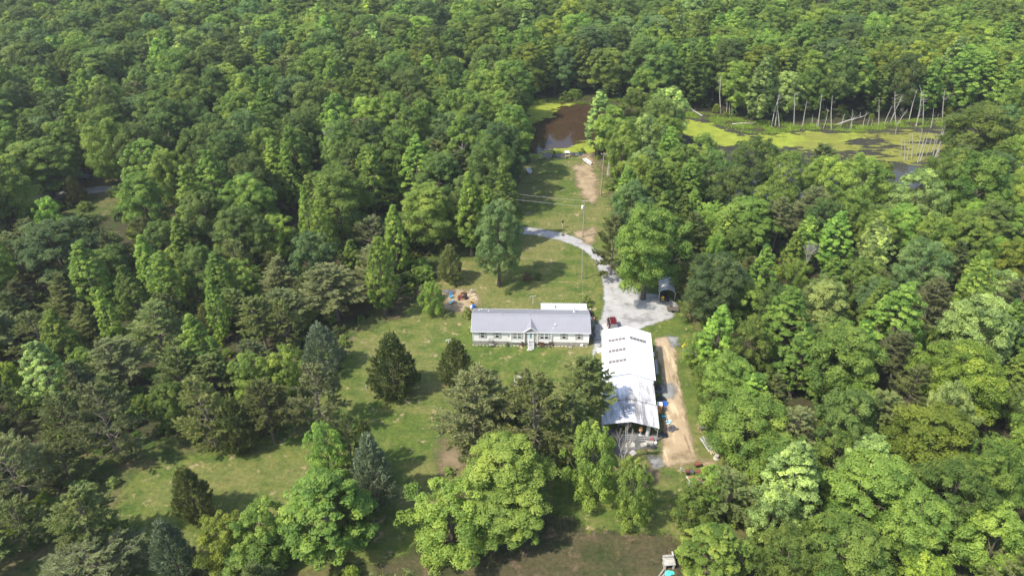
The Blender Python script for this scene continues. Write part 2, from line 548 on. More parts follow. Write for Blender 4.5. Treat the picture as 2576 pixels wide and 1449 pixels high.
gx, gy = axis(-20, 150, 1.25, 5000), axis(40, 262, 1.25, 5000)
GX, GY = np.meshgrid(gx, gy)
nx_ = len(gx)
idx = np.arange(GX.size).reshape(GX.shape)
F4 = np.stack([idx[:-1, :-1], idx[:-1, 1:], idx[1:, 1:], idx[1:, :-1]], -1).reshape(-1, 4)
gme = array_mesh('ground', np.stack([GX, GY, ground_z(GX, GY)], -1).reshape(-1, 3), F4, M['ground'])
tag(link('ground', gme), 'dark leaf-strewn forest floor under the trees', kind='structure')


def patch(name, poly, mat, z, res, margin, label=None, kind='structure', zf=None):
    P = np.array(poly)
    x0, y0 = P.min(0) - margin; x1, y1 = P.max(0) + margin
    xs, ys = np.arange(x0, x1 + res, res), np.arange(y0, y1 + res, res)
    X, Y = np.meshgrid(xs, ys)
    S = poly_sd(poly, X, Y)
    idx = np.arange(X.size).reshape(X.shape)
    F = np.stack([idx[:-1, :-1], idx[:-1, 1:], idx[1:, 1:], idx[1:, :-1]], -1).reshape(-1, 4)
    F = F[(S.ravel()[F] > -margin).any(1)]
    used, inv = np.unique(F, return_inverse=True)
    F = inv.reshape(F.shape)
    Z = np.full(X.shape, z) if zf is None else zf(X, Y) + z
    V = np.stack([X, Y, Z], -1).reshape(-1, 3)[used]
    me = array_mesh(name, V, F, mat, attr=S.ravel()[used])
    return tag(link(name, me), label, kind=kind)


def px_patch(name, pts, mat, z, res=0.5, margin=2.0, label=None):
    return patch(name, world_poly(pts), mat, z, res, margin, label)


patch('rough_grass', W['rough'], M['rough'], 0.004, 1.0, 4, 'rough brownish grass along the clearing edge')
px_patch('rough_grass', [(40, 440), (300, 425), (320, 520), (230, 570), (90, 550)], M['rough'], 0.004, 1.0, 4, 'rough brown grass around the left gravel road')
patch('leaf_litter', W['litter'], M['litter'], 0.008, 0.8, 3.5, 'brown leaf litter under the front trees')
patch('lawn', W['lawn'], M['lawn'], 0.012, 0.8, 3, 'mown lawn of the clearing round the house')
patch('gravel_driveway', W['drive'], M['gravel'], 0.020, 0.4, 1.4, 'pale gravel driveway curving to the parking apron')
patch('dirt_track', W['track'], M['dirt'], 0.024, 0.5, 1.8, 'tan dirt track beside the workshop')
patch('gravel_road', W['road'], M['gravel'], 0.016, 0.6, 1.4, 'gravel road glimpsed through trees at left')
SOIL = [([(1440, 420), (1486, 408), (1500, 450), (1503, 500), (1490, 512), (1462, 490), (1452, 455)], 'straw', 'straw-coloured bare soil along the pond lawn'),
        ([(1440, 585), (1490, 574), (1500, 605), (1480, 615), (1455, 598)], 'straw', 'bare soil patch at the foot of the transformer pole'),
        ([(1462, 390), (1488, 388), (1497, 412), (1478, 416)], 'straw', 'reddish bare bank beside the beached boat'),
        ([(1122, 735), (1160, 730), (1200, 735), (1204, 758), (1190, 780), (1140, 785), (1105, 778), (1120, 755)], 'straw', 'sandy soil under the scrap and fire pit'),
        ([(1105, 1110), (1150, 1120), (1170, 1170), (1130, 1210), (1100, 1180)], 'dimsoil', 'bare eroded soil beyond the front pines'),
        ([(1600, 1165), (1650, 1160), (1670, 1200), (1630, 1235), (1590, 1200)], 'dimsoil', 'bare soil past the open end of the workshop'),
        ([(1015, 700), (1060, 690), (1075, 730), (1000, 800), (960, 800)], 'litter', 'brown worn ground at the left wood edge'),
        ([(1700, 1150), (1760, 1150), (1830, 1190), (1840, 1200), (1770, 1168), (1720, 1172)], 'straw', 'sandy runoff streak toward the red roofed shed')]
for k, (pts, m, lab) in enumerate(SOIL):
    px_patch('bare_soil', pts, M[m], 0.030 + 0.004 * k, 0.5, 2.0, lab)
px_patch('rubble_patch', [(1632, 1150), (1660, 1150), (1668, 1168), (1645, 1176)], M['rubble'], 0.072, 0.3, 1.0, 'pale crushed rubble at the end of the dirt track')
px_patch('rubble_patch', [(1655, 972), (1690, 965), (1704, 985), (1690, 1002), (1668, 1000)], M['rubble'], 0.072, 0.3, 1.0, 'grey gravel spill beside the blue tarp')
px_patch('rubble_patch', [(1680, 845), (1702, 850), (1706, 870), (1688, 872)], M['rubble'], 0.072, 0.3, 1.0, 'gravel scatter at the top of the dirt track')
px_patch('concrete_pad', [(1514, 814), (1545, 814), (1560, 845), (1512, 850)], M['concrete'], 0.076, 0.3, 0.3, 'concrete pad in front of the red car')
px_patch('concrete_pad', [(1560, 1085), (1655, 1095), (1652, 1125), (1600, 1130), (1560, 1150), (1540, 1120)], M['apron'], 0.080, 0.4, 1.2, 'broken concrete apron under the open bay')
patch('pond_water', W['lake'], M['brownwater'], -0.30, 2.0, 3, 'brown pond water at the end of the lawn')
patch('swamp_water', W['swamp'], M['greywater'], -0.30, 2.0, 3, 'dark swamp water between the woods')
DW = [([(1345, 384), (1420, 372), (1480, 352), (1600, 340), (1600, 375), (1485, 384), (1440, 388), (1390, 388), (1350, 394)], 'duckweed', 'duckweed band along the near pond shore'),
      ([(1318, 262), (1400, 258), (1440, 262), (1390, 272), (1385, 292), (1360, 302), (1335, 305), (1322, 330)], 'duckweed', 'duckweed mat in the far left pond corner'),
      ([(1620, 292), (1700, 294), (1765, 300), (1830, 330), (1900, 342), (2000, 333), (2090, 330), (2165, 335), (2200, 345), (2100, 362), (2000, 372), (1900, 380), (1800, 360), (1700, 330)], 'duckweed', 'bright duckweed carpet on the swamp channel'),
      ([(2020, 332), (2160, 336), (2260, 324), (2400, 320), (2470, 340), (2430, 400), (2330, 420), (2240, 410), (2120, 390), (2000, 380)], 'duckweed_thin', 'patchy olive duckweed among the dead snags')]
for k, (pts, m, lab) in enumerate(DW):
    tag(px_patch('duckweed', pts, M[m], -0.285 + 0.006 * k, 1.0, 2.0, lab), cat=None, kind='stuff')

# ------------------------------------------------------------------ the house
def ribbed_slope(name, mat, parent, x0, x1, ye, ze, yr, zr, pitch=0.23, rib=0.028, along='x', thick=0.04):
    """a roof slope as a thin slab with raised ribs running down it"""
    m = MB()
    nrm = Vector((0, -(zr - ze), (yr - ye))).normalized()
    if nrm.z < 0: nrm = -nrm
    a, b = Vector((0, ye, ze)), Vector((0, yr, zr))
    lo = -nrm * thick
    q = [Vector((x0, 0, 0)) + a, Vector((x1, 0, 0)) + a, Vector((x1, 0, 0)) + b, Vector((x0, 0, 0)) + b]
    n = len(m.v)
    m.v += [tuple(p + lo) for p in q] + [tuple(p) for p in q]
    m.f += [(n, n + 1, n + 2, n + 3), (n + 4, n + 5, n + 6, n + 7), (n, n + 1, n + 5, n + 4), (n + 1, n + 2, n + 6, n + 5), (n + 2, n + 3, n + 7, n + 6), (n + 3, n, n + 4, n + 7)]
    k = int((x1 - x0) / pitch)
    for i in range(k + 1):
        x = x0 + 0.02 + (x1 - x0 - 0.04) * i / k
        n = len(m.v)
        for e in (a, b):
            for dx, h in ((-0.035, 0.0), (-0.015, rib), (0.015, rib), (0.035, 0.0)):
                m.v.append(tuple(Vector((x + dx, 0, 0)) + e + nrm * (h + 0.001)))
        for j in range(3): m.f.append((n + j, n + j + 1, n + 5 + j, n + 4 + j))
        m.f += [(n, n + 1, n + 2, n + 3), (n + 4, n + 5, n + 6, n + 7)]
    return m.build(name, mat, parent)


house = thing('manufactured_house', 'long white single-storey house with grey metal roof and centre gable', 'house', (3.45, 107.5, 0), -0.025)
HL, HD, EZ, RZ = 10.45, 3.3, 3.08, 4.48
FZ = 0.78
MB().box((0, 0, FZ / 2), (2 * HL - 0.06, 2 * HD - 0.06, FZ)).build('foundation_skirt', M['block'], house)
w = MB()
w.box((0, 0, (FZ + 3.05) / 2), (2 * HL, 2 * HD, 3.05 - FZ))
for s in (-1, 1):
    w.extrude([(-HD, 3.05), (HD, 3.05), (0, RZ - 0.12)], 'x', s * HL - 0.02 * s, s * (HL - 0.14))
w.build('wall', M['siding'], house)
BX0, BX1 = -3.6, 3.72                                     # projecting middle bay
MB().box(((BX0 - 1.16) / 2, -HD - 0.09, (FZ - 0.12 + 3.0) / 2), (-1.16 - BX0, 0.16, 3.0 - FZ + 0.12)).build('bay_wall', M['siding'], house)
MB().box(((BX1 + 1.18) / 2, -HD - 0.09, (FZ - 0.12 + 3.0) / 2), (BX1 - 1.18, 0.16, 3.0 - FZ + 0.12)).build('bay_wall', M['siding'], house)
for x in (-HL + 0.05, BX0 + 0.05, BX1 - 0.05, HL - 0.05):
    MB().box((x, -HD - 0.185 if abs(x) < 5 else -HD - 0.02, 1.86), (0.13, 0.05, 2.3)).build('corner_trim', M['white'], house)
PZ = 4.16
MB().extrude([(-1.16, FZ - 0.12), (1.18, FZ - 0.12), (1.18, 3.06), (0.01, PZ - 0.16), (-1.16, 3.06)], 'y', -HD - 0.012, -HD - 0.07).build('entry_wall', M['taupe'], house)
for x in (-1.14, 1.16):
    MB().box((x, -HD - 0.20, 1.85), (0.17, 0.17, 2.42)).build('porch_post', M['white'], house)
ribbed_slope('front_roof', M['roofgrey'], house, -HL - 0.25, HL + 0.25, -HD - 0.32, EZ, 0, RZ)
ribbed_slope('back_roof', M['roofgrey'], house, -HL - 0.25, HL + 0.25, HD + 0.32, EZ, 0, RZ)
MB().extrude([(-0.22, RZ - 0.02), (0, RZ + 0.075), (0.22, RZ - 0.02), (0, RZ + 0.04)], 'x', -HL - 0.27, HL + 0.27).build('ridge_cap', M['roofgrey'], house)
for s in (-1, 1):
    MB().box((0, s * (HD + 0.33), EZ - 0.06), (2 * HL + 0.5, 0.04, 0.15)).build('fascia', M['white'], house)
# entry gable: two faces running back into the main slope
sl = (RZ - EZ) / (HD + 0.32)
yb = -(RZ - PZ) / sl
ye_ = -HD - 0.36
for s in (-1, 1):
    m = MB()
    a, b, c = Vector((0.01, ye_, PZ)), Vector((0.01, yb - 0.02, PZ + 0.004)), Vector((0.01 + s * 1.36, ye_, EZ + 0.03))
    up = Vector((0, 0, 0.05))
    n = 0
    m.v = [tuple(p) for p in (a, b, c)] + [tuple(p + up) for p in (a, b, c)]
    m.f = [(0, 1, 2), (3, 4, 5), (0, 1, 4, 3), (1, 2, 5, 4), (2, 0, 3, 5)]
    m.build('gable_roof', M['roofgrey'], house)
    v = MB()
    v.tube([(0.01, ye_ - 0.02, PZ - 0.03), (0.01 + s * 1.38, ye_ - 0.02, EZ - 0.02)], 0.07, 4)
    v.build('gable_fascia', M['white'], house)


def window(parent, x, z0, z1, wd, y, lower='glass', upper='curtain'):
    f = MB()
    t = 0.06
    for bx, bz, sx, sz in ((x - wd / 2, (z0 + z1) / 2, t, z1 - z0 + t), (x + wd / 2, (z0 + z1) / 2, t, z1 - z0 + t), (x, z0, wd, t), (x, z1, wd, t), (x, (z0 + z1) / 2, wd, t)):
        f.box((bx, y - 0.03, bz), (sx, 0.07, sz))
    o = f.build('window', M['white'], parent)
    zm = (z0 + z1) / 2
    for za, zb, mm in ((z0, zm, lower), (zm, z1, upper)):
        p = MB().box((x, y - 0.012, (za + zb) / 2), (wd - 0.03, 0.02, zb - za - 0.04)).build('pane', M[mm], o)
    g = MB().box((x, y - 0.028, (zm + z1) / 2), (0.02, 0.015, z1 - zm))
    g.box((x, y - 0.028, (zm + z1) / 2), (wd, 0.016, 0.02)).build('grille', M['white'], o)
    return o


def shutter(parent, x, y, z0, z1):
    s = MB().box((x, y - 0.03, (z0 + z1) / 2), (0.30, 0.05, z1 - z0 + 0.06))
    for k in range(9): s.box((x, y - 0.058, z0 + (k + .5) * (z1 - z0) / 9), (0.22, 0.02, 0.05), rot=(0.5, 0, 0))
    s.build('shutter', M['shutter'], parent)


WZ0, WZ1 = 1.58, 2.80
for x, up in ((-8.66, 'glass'), (-6.02, 'curtain'), (5.95, 'curtain'), (8.65, 'curtain')):
    window(house, x, WZ0, WZ1, 0.64, -HD - 0.02, 'glass', up)
    for s in (-1, 1): shutter(house, x + s * 0.51, -HD - 0.02, WZ0, WZ1)
for xa, xb, lo in ((-2.83, -2.04, 'curtain'), (2.02, 2.82, 'glass')):
    window(house, xa, WZ0, WZ1, 0.66, -HD - 0.17, lo)
    window(house, xb, WZ0, WZ1, 0.66, -HD - 0.17, lo)
    shutter(house, xa - 0.53, -HD - 0.17, WZ0, WZ1); shutter(house, xb + 0.53, -HD - 0.17, WZ0, WZ1)
door = MB().box((0.0, -HD - 0.10, 1.97), (0.92, 0.06, 2.02)).build('door', M['white'], house)
df = MB()
for x, z, sx, sz in ((-0.52, 2.0, 0.09, 2.1), (0.52, 2.0, 0.09, 2.1), (0, 3.02, 1.12, 0.09)): df.box((x, -HD - 0.115, z), (sx, 0.10, sz))
df.build('frame', M['white'], door)
MB().box((0.0, -HD - 0.135, 2.17), (0.52, 0.02, 1.18)).build('pane', M['paleblue'], door)
MB().box((0.02, -HD - 0.146, 2.17), (0.16, 0.02, 0.98)).build('oval_glass', M['glass'], door)
MB().lathe([(0.0, 0), (0.035, 0.01), (0.035, 0.05), (0, 0.06)], (0.36, -HD - 0.17, 1.9), 8).build('handle', M['steel'], door)
for x in (-0.80, 0.82):
    MB().lathe([(0.02, 0), (0.07, 0.05), (0.08, 0.2), (0.02, 0.26)], (x, -HD - 0.14, 2.55), 8).build('porch_light', M['black'] if x < 0 else M['beige'], house)
# roof fittings
for x in (-5.2, -0.2):
    MB().box((x, 0.06, RZ + 0.13), (0.34, 0.30, 0.22), taper=0.8).build('roof_vent', M['roofgrey'], house)
b_ = lambda y: EZ + (HD + 0.32 - abs(y)) * sl
for x, y in ((-9.6, 2.4), (-7.8, 1.9), (-9.15, 2.95)):
    MB().lathe([(0.10, -0.1), (0.09, 0.14), (0.05, 0.15)], (x, y, b_(y)), 8).build('vent_pipe', M['white'], house)
MB().lathe([(0.08, -0.1), (0.08, 0.13), (0.04, 0.14)], (4.02, -2.75, b_(2.75)), 8).build('vent_pipe', M['white'], house)
MB().box((4.35, -2.1, b_(2.1) + 0.10), (0.34, 0.30, 0.22), rot=(0.36, 0, 0)).build('roof_vent', M['palegrey'], house)
fl = MB().lathe([(0.30, -0.12), (0.24, 0.08), (0.13, 0.16), (0.12, 0.72), (0.19, 0.74), (0.19, 0.88), (0.06, 0.98)], (8.0, 2.3, b_(2.3)), 12).build('chimney_flue', M['palegrey'], house)
MB().box((-4.0, -HD - 0.03, 2.0), (0.28, 0.05, 0.32)).build('meter_box', M['shutter'], house)
# gable end trim (right) and end wall skirting clutter
for s in (-1, 1):
    for t in (-1, 1):
        MB().tube([(s * (HL + 0.25), t * (HD + 0.34), EZ - 0.06), (s * (HL + 0.25), 0, RZ - 0.07)], 0.06, 4).build('barge_board', M['white'], house)

# front steps
st = thing('front_steps', 'white wooden steps up to the front door', 'steps', (3.46, 104.18, 0), -0.025)
for k in range(6):
    MB().box((0, -0.13 - 0.21 * (5 - k), 0.15 + 0.155 * k), (1.06, 0.23, 0.05)).build('tread', M['grey'] if k == 5 else M['palegrey'], st)
for s in (-1, 1):
    MB().extrude([(-1.22, 0.0), (-1.22, 0.14), (0, 0.92), (0, 0.0)], 'x', s * 0.45, s * 0.50).build('stringer', M['white'], st)
MB().box((-0.56, -0.55, 0.95), (0.05, 0.05, 0.9)).tube([(-0.56, 0, 1.75), (-0.56, -1.1, 1.05)], 0.03, 5).build('handrail', M['white'], st)
for k, (px, py, lab) in enumerate(((1142, 874, 'back'), (1138, 879, 'left'), (1148, 878, 'right'))):
    pt = at((1350 + (1145, 1130, 1178)[k] / 5.724) * .8587, (850 + (978, 1005, 998)[k] / 5.724) * .8587)
    s = MB().lathe([(0.27, 0.0), (0.29, 0.05), (0.22, 0.09)], (0, 0, 0), 9).build('stepping_stone', M['stone'], loc=pt)
    tag(s, ('flat stepping stone nearest the front steps', 'flat stepping stone farthest left in the front lawn', 'flat stepping stone right of the other two')[k], 'stone', 'stepping stones before the front steps')

# patio cover behind the house
pc = thing('patio_cover', 'white ribbed metal patio cover behind the house', 'patio cover', (9.75, 111.0, 0), -0.02)
ribbed_slope('roof_sheet', M['patiowhite'], pc, -4.35, 4.35, 3.2, 2.35, 0.05, 2.82, 0.40, 0.10)
for x in (-4.2, 0, 4.2):
    MB().box((x, 3.05, 1.15), (0.10, 0.10, 2.3)).build('post', M['white'], pc)
MB().box((0, 3.05, 2.25), (8.6, 0.08, 0.12)).build('beam', M['white'], pc)
MB().box((-1.6, 1.55, 2.72), (0.10, 1.1, 0.10), rot=(-0.147, 0, 0)).build('seam_batten', M['darkgrey'], pc)

# side deck with stairs
dk = thing('side_deck', 'grey wooden deck and stairs at the right house end', 'deck', (15.9, 107.0, 0), -0.02)
for k in range(9):
    MB().box((0, 0.12 + 0.265 * k, 0.86), (1.06, 0.25, 0.04)).build('board', M['grey'], dk)
for k in range(4):
    MB().box((0.02, -0.16 - 0.24 * k, 0.68 - 0.19 * k), (1.06, 0.25, 0.045)).build('tread', M['palegrey'], dk)
for x in (-0.48, 0.48):
    for y in (0.1, 2.3): MB().box((x, y, 0.42), (0.1, 0.1, 0.84)).build('post', M['grey'], dk)
    MB().extrude([(0.0, 0.80), (-1.02, 0.0), (-0.8, 0.0), (0.0, 0.62)], 'x', x - 0.03, x + 0.03).build('stringer', M['grey'], dk)


def clump(seed, r, n=4, squash=0.6, rough=0.35):
    """crumpled heap: displaced icosphere"""
    import bmesh
    g = random.Random(seed)
    bm = bmesh.new()
    bmesh.ops.create_icosphere(bm, subdivisions=3, radius=1)
    ph = [(g.uniform(-3, 3), g.uniform(-3, 3), g.uniform(-3, 3), g.uniform(0, 6)) for _ in range(7)]
    for v in bm.verts:
        s = sum(math.sin(v.co.x * a * 2 + v.co.y * b * 2 + v.co.z * c * 2 + d) for a, b, c, d in ph) / 7
        v.co *= 1 + rough * s * 1.6
        v.co.z = max(v.co.z * squash, -0.02)
        v.co.x *= r; v.co.y *= r * (0.7 + 0.4 * g.random() * 0); v.co.z *= r
    m = MB(); m.v = [tuple(v.co) for v in bm.verts]; m.f = [tuple(x.index for x in f.verts) for f in bm.faces]
    bm.free()
    return m


def single(name, mb, mat, label, cat, loc, rz=0.0, group=None, smooth=False):
    return tag(mb.build(name, mat, None, loc, (0, 0, rz), smooth), label, cat, group)


# clutter at the right end wall
single('air_conditioner', MB().box((0, 0, 0.42), (0.8, 0.8, 0.8)).lathe([(0.34, 0.82), (0.34, 0.86), (0.1, 0.88)], (0, 0, 0), 14), M['darkgrey'], 'dark air conditioner unit against the right house wall', 'appliance', (14.55, 106.3, 0.0))
single('grill', MB().box((0, 0, 0.45), (0.5, 0.9, 0.08)).box((-.2, -.4, .2), (.05, .05, .45)).box((.2, -.4, .2), (.05, .05, .45)).box((-.2, .4, .2), (.05, .05, .45)).box((.2, .4, .2), (.05, .05, .45)).lathe([(0.3, .5), (0.34, 0.65), (0.25, 0.85), (0.05, .92)], (0, 0, 0), 12), M['black'], 'black barbecue grill between house wall and deck', 'grill', (14.6, 107.6, 0.0))
rk = thing('storage_rack', 'grey storage rack against the right house end', 'rack', (14.65, 109.4, 0))
for x in (-.3, .55):
    for y in (-.45, .45): MB().box((x, y, 1.0), (.06, .06, 2.0)).build('post', M['grey'], rk)
for z in (.5, 1.25, 1.98): MB().box((.12, 0, z), (.95, 1.0, .05)).build('shelf', M['grey'], rk)
single('storage_tote', MB().box((0, 0, .17), (.55, .6, .34), taper=1.12).box((0, 0, .36), (.66, .72, .05)), M['paleblue'], 'pale blue tote on top of the side rack', 'box', (14.45, 109.4, 2.01))
single('storage_tote', MB().box((0, 0, .15), (.5, .5, .30), taper=1.1).box((0, 0, .32), (.58, .58, .05)), M['shedroof'], 'faded red tote on top of the side rack', 'box', (15.05, 109.35, 2.01))
um = thing('closed_umbrella', 'folded dark plum patio umbrella behind the right house corner', 'umbrella', (14.75, 112.0, 0))
MB().tube([(0, 0, 0), (0, 0, 2.6)], 0.03, 6).build('pole', M['steel'], um)
MB().lathe([(0.10, 0.75), (0.34, 1.0), (0.36, 1.5), (0.26, 2.05), (0.12, 2.35)], (0, 0, 0), 10).build('canopy', M['purple'], um)
MB().lathe([(0.12, 2.36), (0.15, 2.55), (0.03, 2.75)], (0, 0, 0), 8).build('cap', M['beige'], um)
MB().lathe([(0.3, 0.0), (0.3, 0.08), (0.06, 0.12)], (0, 0, 0), 12).build('base', M['darkgrey'], um)


def arch_bench(loc, s, label, mat):
    b = thing('garden_bench', label, 'bench', loc, -0.025)
    pts = [(-0.42 * s, 0, 0)] + [(-0.42 * s * math.cos(t), 0.0, 1.25 * s + 0.42 * s * math.sin(t)) for t in np.linspace(0, math.pi, 9)] + [(0.42 * s, 0, 0)]
    MB().tube(pts, 0.035, 5).build('arch_frame', mat, b)
    for k in range(4): MB().box((0, -0.12 - 0.11 * k, 0.45 * s), (0.84 * s, 0.09, 0.03)).build('slat', M['grey'], b)
    bk = MB()
    for z in (0.75, 0.95, 1.15): bk.box((0, 0, z * s), (0.82 * s, 0.03, 0.04))
    for x in (-.2, 0, .2): bk.box((x * s, 0, 1.0 * s), (0.03, 0.03, 1.0 * s))
    bk.build('backrest', mat, b)
    for x in (-.4, .4): MB().box((x * s, -0.48, 0.22 * s), (0.05, 0.05, 0.45 * s)).build('leg', mat, b)


arch_bench((-3.75, 104.02, 0), 1.0, 'arched metal garden bench against the left front wall', M['darkgrey'])
arch_bench((10.5, 103.55, 0), 0.62, 'small arched bench below the right front windows', M['grey'])
single('planter', MB().lathe([(0.10, 0), (0.24, 0.12), (0.28, 0.32), (0.22, 0.34), (0.2, 0.2)], (0, 0, 0), 10).box((0.22, 0, 0.4), (0.1, 0.1, 0.3)), M['white'], 'white planter on the lawn by the right front corner', 'planter', at(1463, 871))
single('garden_urn', MB().lathe([(0.09, 0), (0.06, 0.15), (0.15, 0.3), (0.13, 0.42)], (0, 0, 0), 8), M['white'], 'small white garden urn left of the front steps', 'planter', at(1320.5, 868))
edg = MB()
for k in range(34):
    g = random.Random(k); x = -10.4 + 0.62 * k
    edg.box((x, -3.62 + g.uniform(-.1, .1), 0.06), (g.uniform(.25, .5), g.uniform(.12, .22), g.uniform(.08, .16)), rot=(0, 0, g.uniform(-.4, .4)))
tag(edg.build('stone_edging', M['stone'], None, house.location, house.rotation_euler), 'row of loose pale edging stones along the front wall', 'edging', kind='stuff')

# ------------------------------------------------------------------ the workshop
A0, A1 = Vector((20.10, 102.5)), Vector((17.95, 80.5))
WD = (A1 - A0).normalized()
WROT = math.atan2(A0.x - A1.x, -(A0.y - A1.y)) + math.pi / 2
ws = thing('workshop', 'long white metal workshop with low added bays stepping down toward an open end', 'workshop', (A0.x, A0.y, 0), math.atan2(WD.y, WD.x) + math.pi / 2)
# local frame: -Y runs from the far gable toward the open end, X is across


def gable_roof(y0, y1, hw, ez, rz, mat, nameL, nameR, ribs, par=ws):
    for s, nm in ((-1, nameL), (1, nameR)):
        m = MB()
        nrm = Vector((s * (rz - ez), 0, hw)).normalized()
        th = nrm * 0.05
        q = [Vector((s * hw, y0, ez)), Vector((s * hw, y1, ez)), Vector((0, y1, rz)), Vector((0, y0, rz))]
        m.v = [tuple(p - th) for p in q] + [tuple(p) for p in q]
        m.f = [(0, 1, 2, 3), (4, 5, 6, 7), (0, 1, 5, 4), (1, 2, 6, 5), (2, 3, 7, 6), (3, 0, 4, 7)]
        L = Vector((s * hw, 0, ez)) - Vector((0, 0, rz))
        if ribs == 'long':                                # ribs run front to back
            k = int(L.length / 0.30)
            for i in range(k + 1):
                p = Vector((0, 0, rz)) + L * ((i + 0.3) / (k + 0.6))
                t = L.normalized()
                n = len(m.v)
                for y in (y0, y1):
                    for d, h in ((-.06, 0), (-.03, .045), (.03, .045), (.06, 0)):
                        c = p + t * d + nrm * (h + 0.001); m.v.append((c.x, y, c.z))
                for j in range(3): m.f.append((n + j, n + j + 1, n + 5 + j, n + 4 + j))
        else:
            k = int(abs(y1 - y0) / 0.3)
            for i in range(k + 1):
                y = y0 + (y1 - y0) * (i + 0.2) / (k + 0.4)
                n = len(m.v)
                for e in (Vector((s * hw, 0, ez)), Vector((0, 0, rz))):
                    for d, h in ((-.05, 0), (-.02, .03), (.02, .03), (.05, 0)):
                        c = e + nrm * (h + .001); m.v.append((c.x, y + d, c.z))
                for j in range(3): m.f.append((n + j, n + j + 1, n + 5 + j, n + 4 + j))
        m.build(nm, mat, par)


def ribbed_wall(name, x0, y0, x1, y1, ztop, mat, par=ws, step=0.45):
    d = Vector((x1 - x0, y1 - y0, 0)); L = d.length; a = math.atan2(d.y, d.x)
    m = MB().box(((x0 + x1) / 2, (y0 + y1) / 2, ztop / 2), (L, 0.06, ztop), rot=(0, 0, a))
    k = int(L / step)
    for i in range(k + 1):
        t = (i + 0.5) / (k + 1)
        m.box((x0 + d.x * t, y0 + d.y * t, ztop / 2), (0.07, 0.12, ztop - 0.02), rot=(0, 0, a))
    return m.build(name, mat, par)


MY1, SY1, TY1 = -12.55, -17.25, -22.2
MH, MR = 4.2, 5.4
for s in (-1, 1):
    ribbed_wall('side_wall', s * 3.98, -0.15, s * 3.98, MY1 + 0.1, MH - 0.06, M['roofwhite'])
for y, nm in ((-0.12, 'back_gable'), (MY1 + 0.08, 'front_gable')):
    g = MB().extrude([(-3.95, 0), (3.95, 0), (3.95, MH - 0.05), (0, MR - 0.1), (-3.95, MH - 0.05)], 'y', y - 0.04, y + 0.04)
    for k in range(26):
        x = -3.8 + k * 0.304
        zt = MH - 0.08 + (1 - abs(x) / 3.95) * (MR - MH)
        g.box((x, y + (-0.055 if y < -5 else 0.055), zt / 2), (0.07, 0.05, zt - 0.1))
    g.build(nm, M['roofwhite'], ws)
gable_roof(0.12, MY1 - 0.12, 4.2, MH, MR, M['roofwhite'], 'main_roof', 'main_roof', 'down')
MB().extrude([(-0.22, MR - 0.03), (0, MR + 0.08), (0.22, MR - 0.03), (0, MR + 0.045)], 'y', 0.14, MY1 - 0.14).build('ridge_cap', M['roofwhite'], ws)
for s in (-1, 1):
    MB().box((s * 4.23, MY1 / 2, MH - 0.06), (0.09, abs(MY1) + 0.2, 0.12)).build('gutter', M['white'], ws)
# translucent roof panels
ang = math.atan2(MR - MH, 4.2)
slp = lambda x: MR - (MR - MH) * abs(x) / 4.2
for yrow, side in ((-3.35, -1), (-6.3, -1), (-9.2, -1), (-3.0, 1)):
    for k in range(5):
        x = side * (0.45 + 0.58 * k + 0.2)
        p = MB().box((x, yrow, slp(x) + 0.045), (0.54, 0.80, 0.03), rot=(0, side * ang, 0)).build('skylight_panel', M['skylight'], ws)
MB().box((3.55, -3.0, slp(3.55) + 0.045), (0.52, 0.62, 0.03), rot=(0, ang, 0)).build('skylight_panel', M['white'], ws)
# second and third bays
gable_roof(MY1 - 0.02, SY1, 4.15, 3.02, 4.02, M['roofold'], 'second_roof', 'second_roof', 'long')
gable_roof(SY1 + 0.25, TY1, 4.35, 2.80, 3.82, M['roofold'], 'open_bay_roof', 'open_bay_roof', 'long')
for s in (-1, 1):
    ribbed_wall('side_wall', s * 3.98, MY1 - 0.1, s * 3.98, SY1 + 0.1, 2.95, M['roofwhite'])
MB().extrude([(-4, 0), (4, 0), (4, 2.9), (0, 3.7), (-4, 2.9)], 'y', SY1 - 0.02, SY1 + 0.04).build('inner_wall', M['grey'], ws)
for s in (-1, 1):
    for y in (TY1 + 0.15, TY1 + 2.5):
        MB().box((s * 4.15, y, 1.38), (0.11, 0.11, 2.76)).build('post', M['steel'], ws)
    MB().tube([(s * 4.15, TY1 + 0.15, 2.0), (s * 3.4, TY1 + 0.15, 2.9)], 0.04, 4).build('brace', M['steel'], ws)
MB().tube([(-4.15, TY1 + 0.15, 2.72), (0, TY1 + 0.15, 3.70)], 0.05, 4).build('rafter', M['steel'], ws)
MB().tube([(4.15, TY1 + 0.15, 2.72), (0, TY1 + 0.15, 3.70)], 0.05, 4).build('rafter', M['steel'], ws)
# side awning near the house
aw = MB().extrude([(-4.02, 2.75), (-5.0, 2.45), (-5.0, 2.36), (-4.02, 2.64)], 'y', -2.9, -4.1)
aw.tube([(-4.02, -3.0, 1.9), (-4.95, -3.0, 2.38)], 0.03, 4).tube([(-4.02, -4.0, 1.9), (-4.95, -4.0, 2.38)], 0.03, 4)
aw.build('awning', M['white'], ws)
aw = MB().extrude([(4.03, 3.1), (4.75, 2.9), (4.75, 2.82), (4.03, 3.0)], 'y', -3.6, -4.6)
aw.build('awning', M['white'], ws)


def wloc(x, y, z=0.0):
    p = Matrix.Rotation(ws.rotation_euler.z, 3, 'Z') @ Vector((x, y, z)) + ws.location
    return p


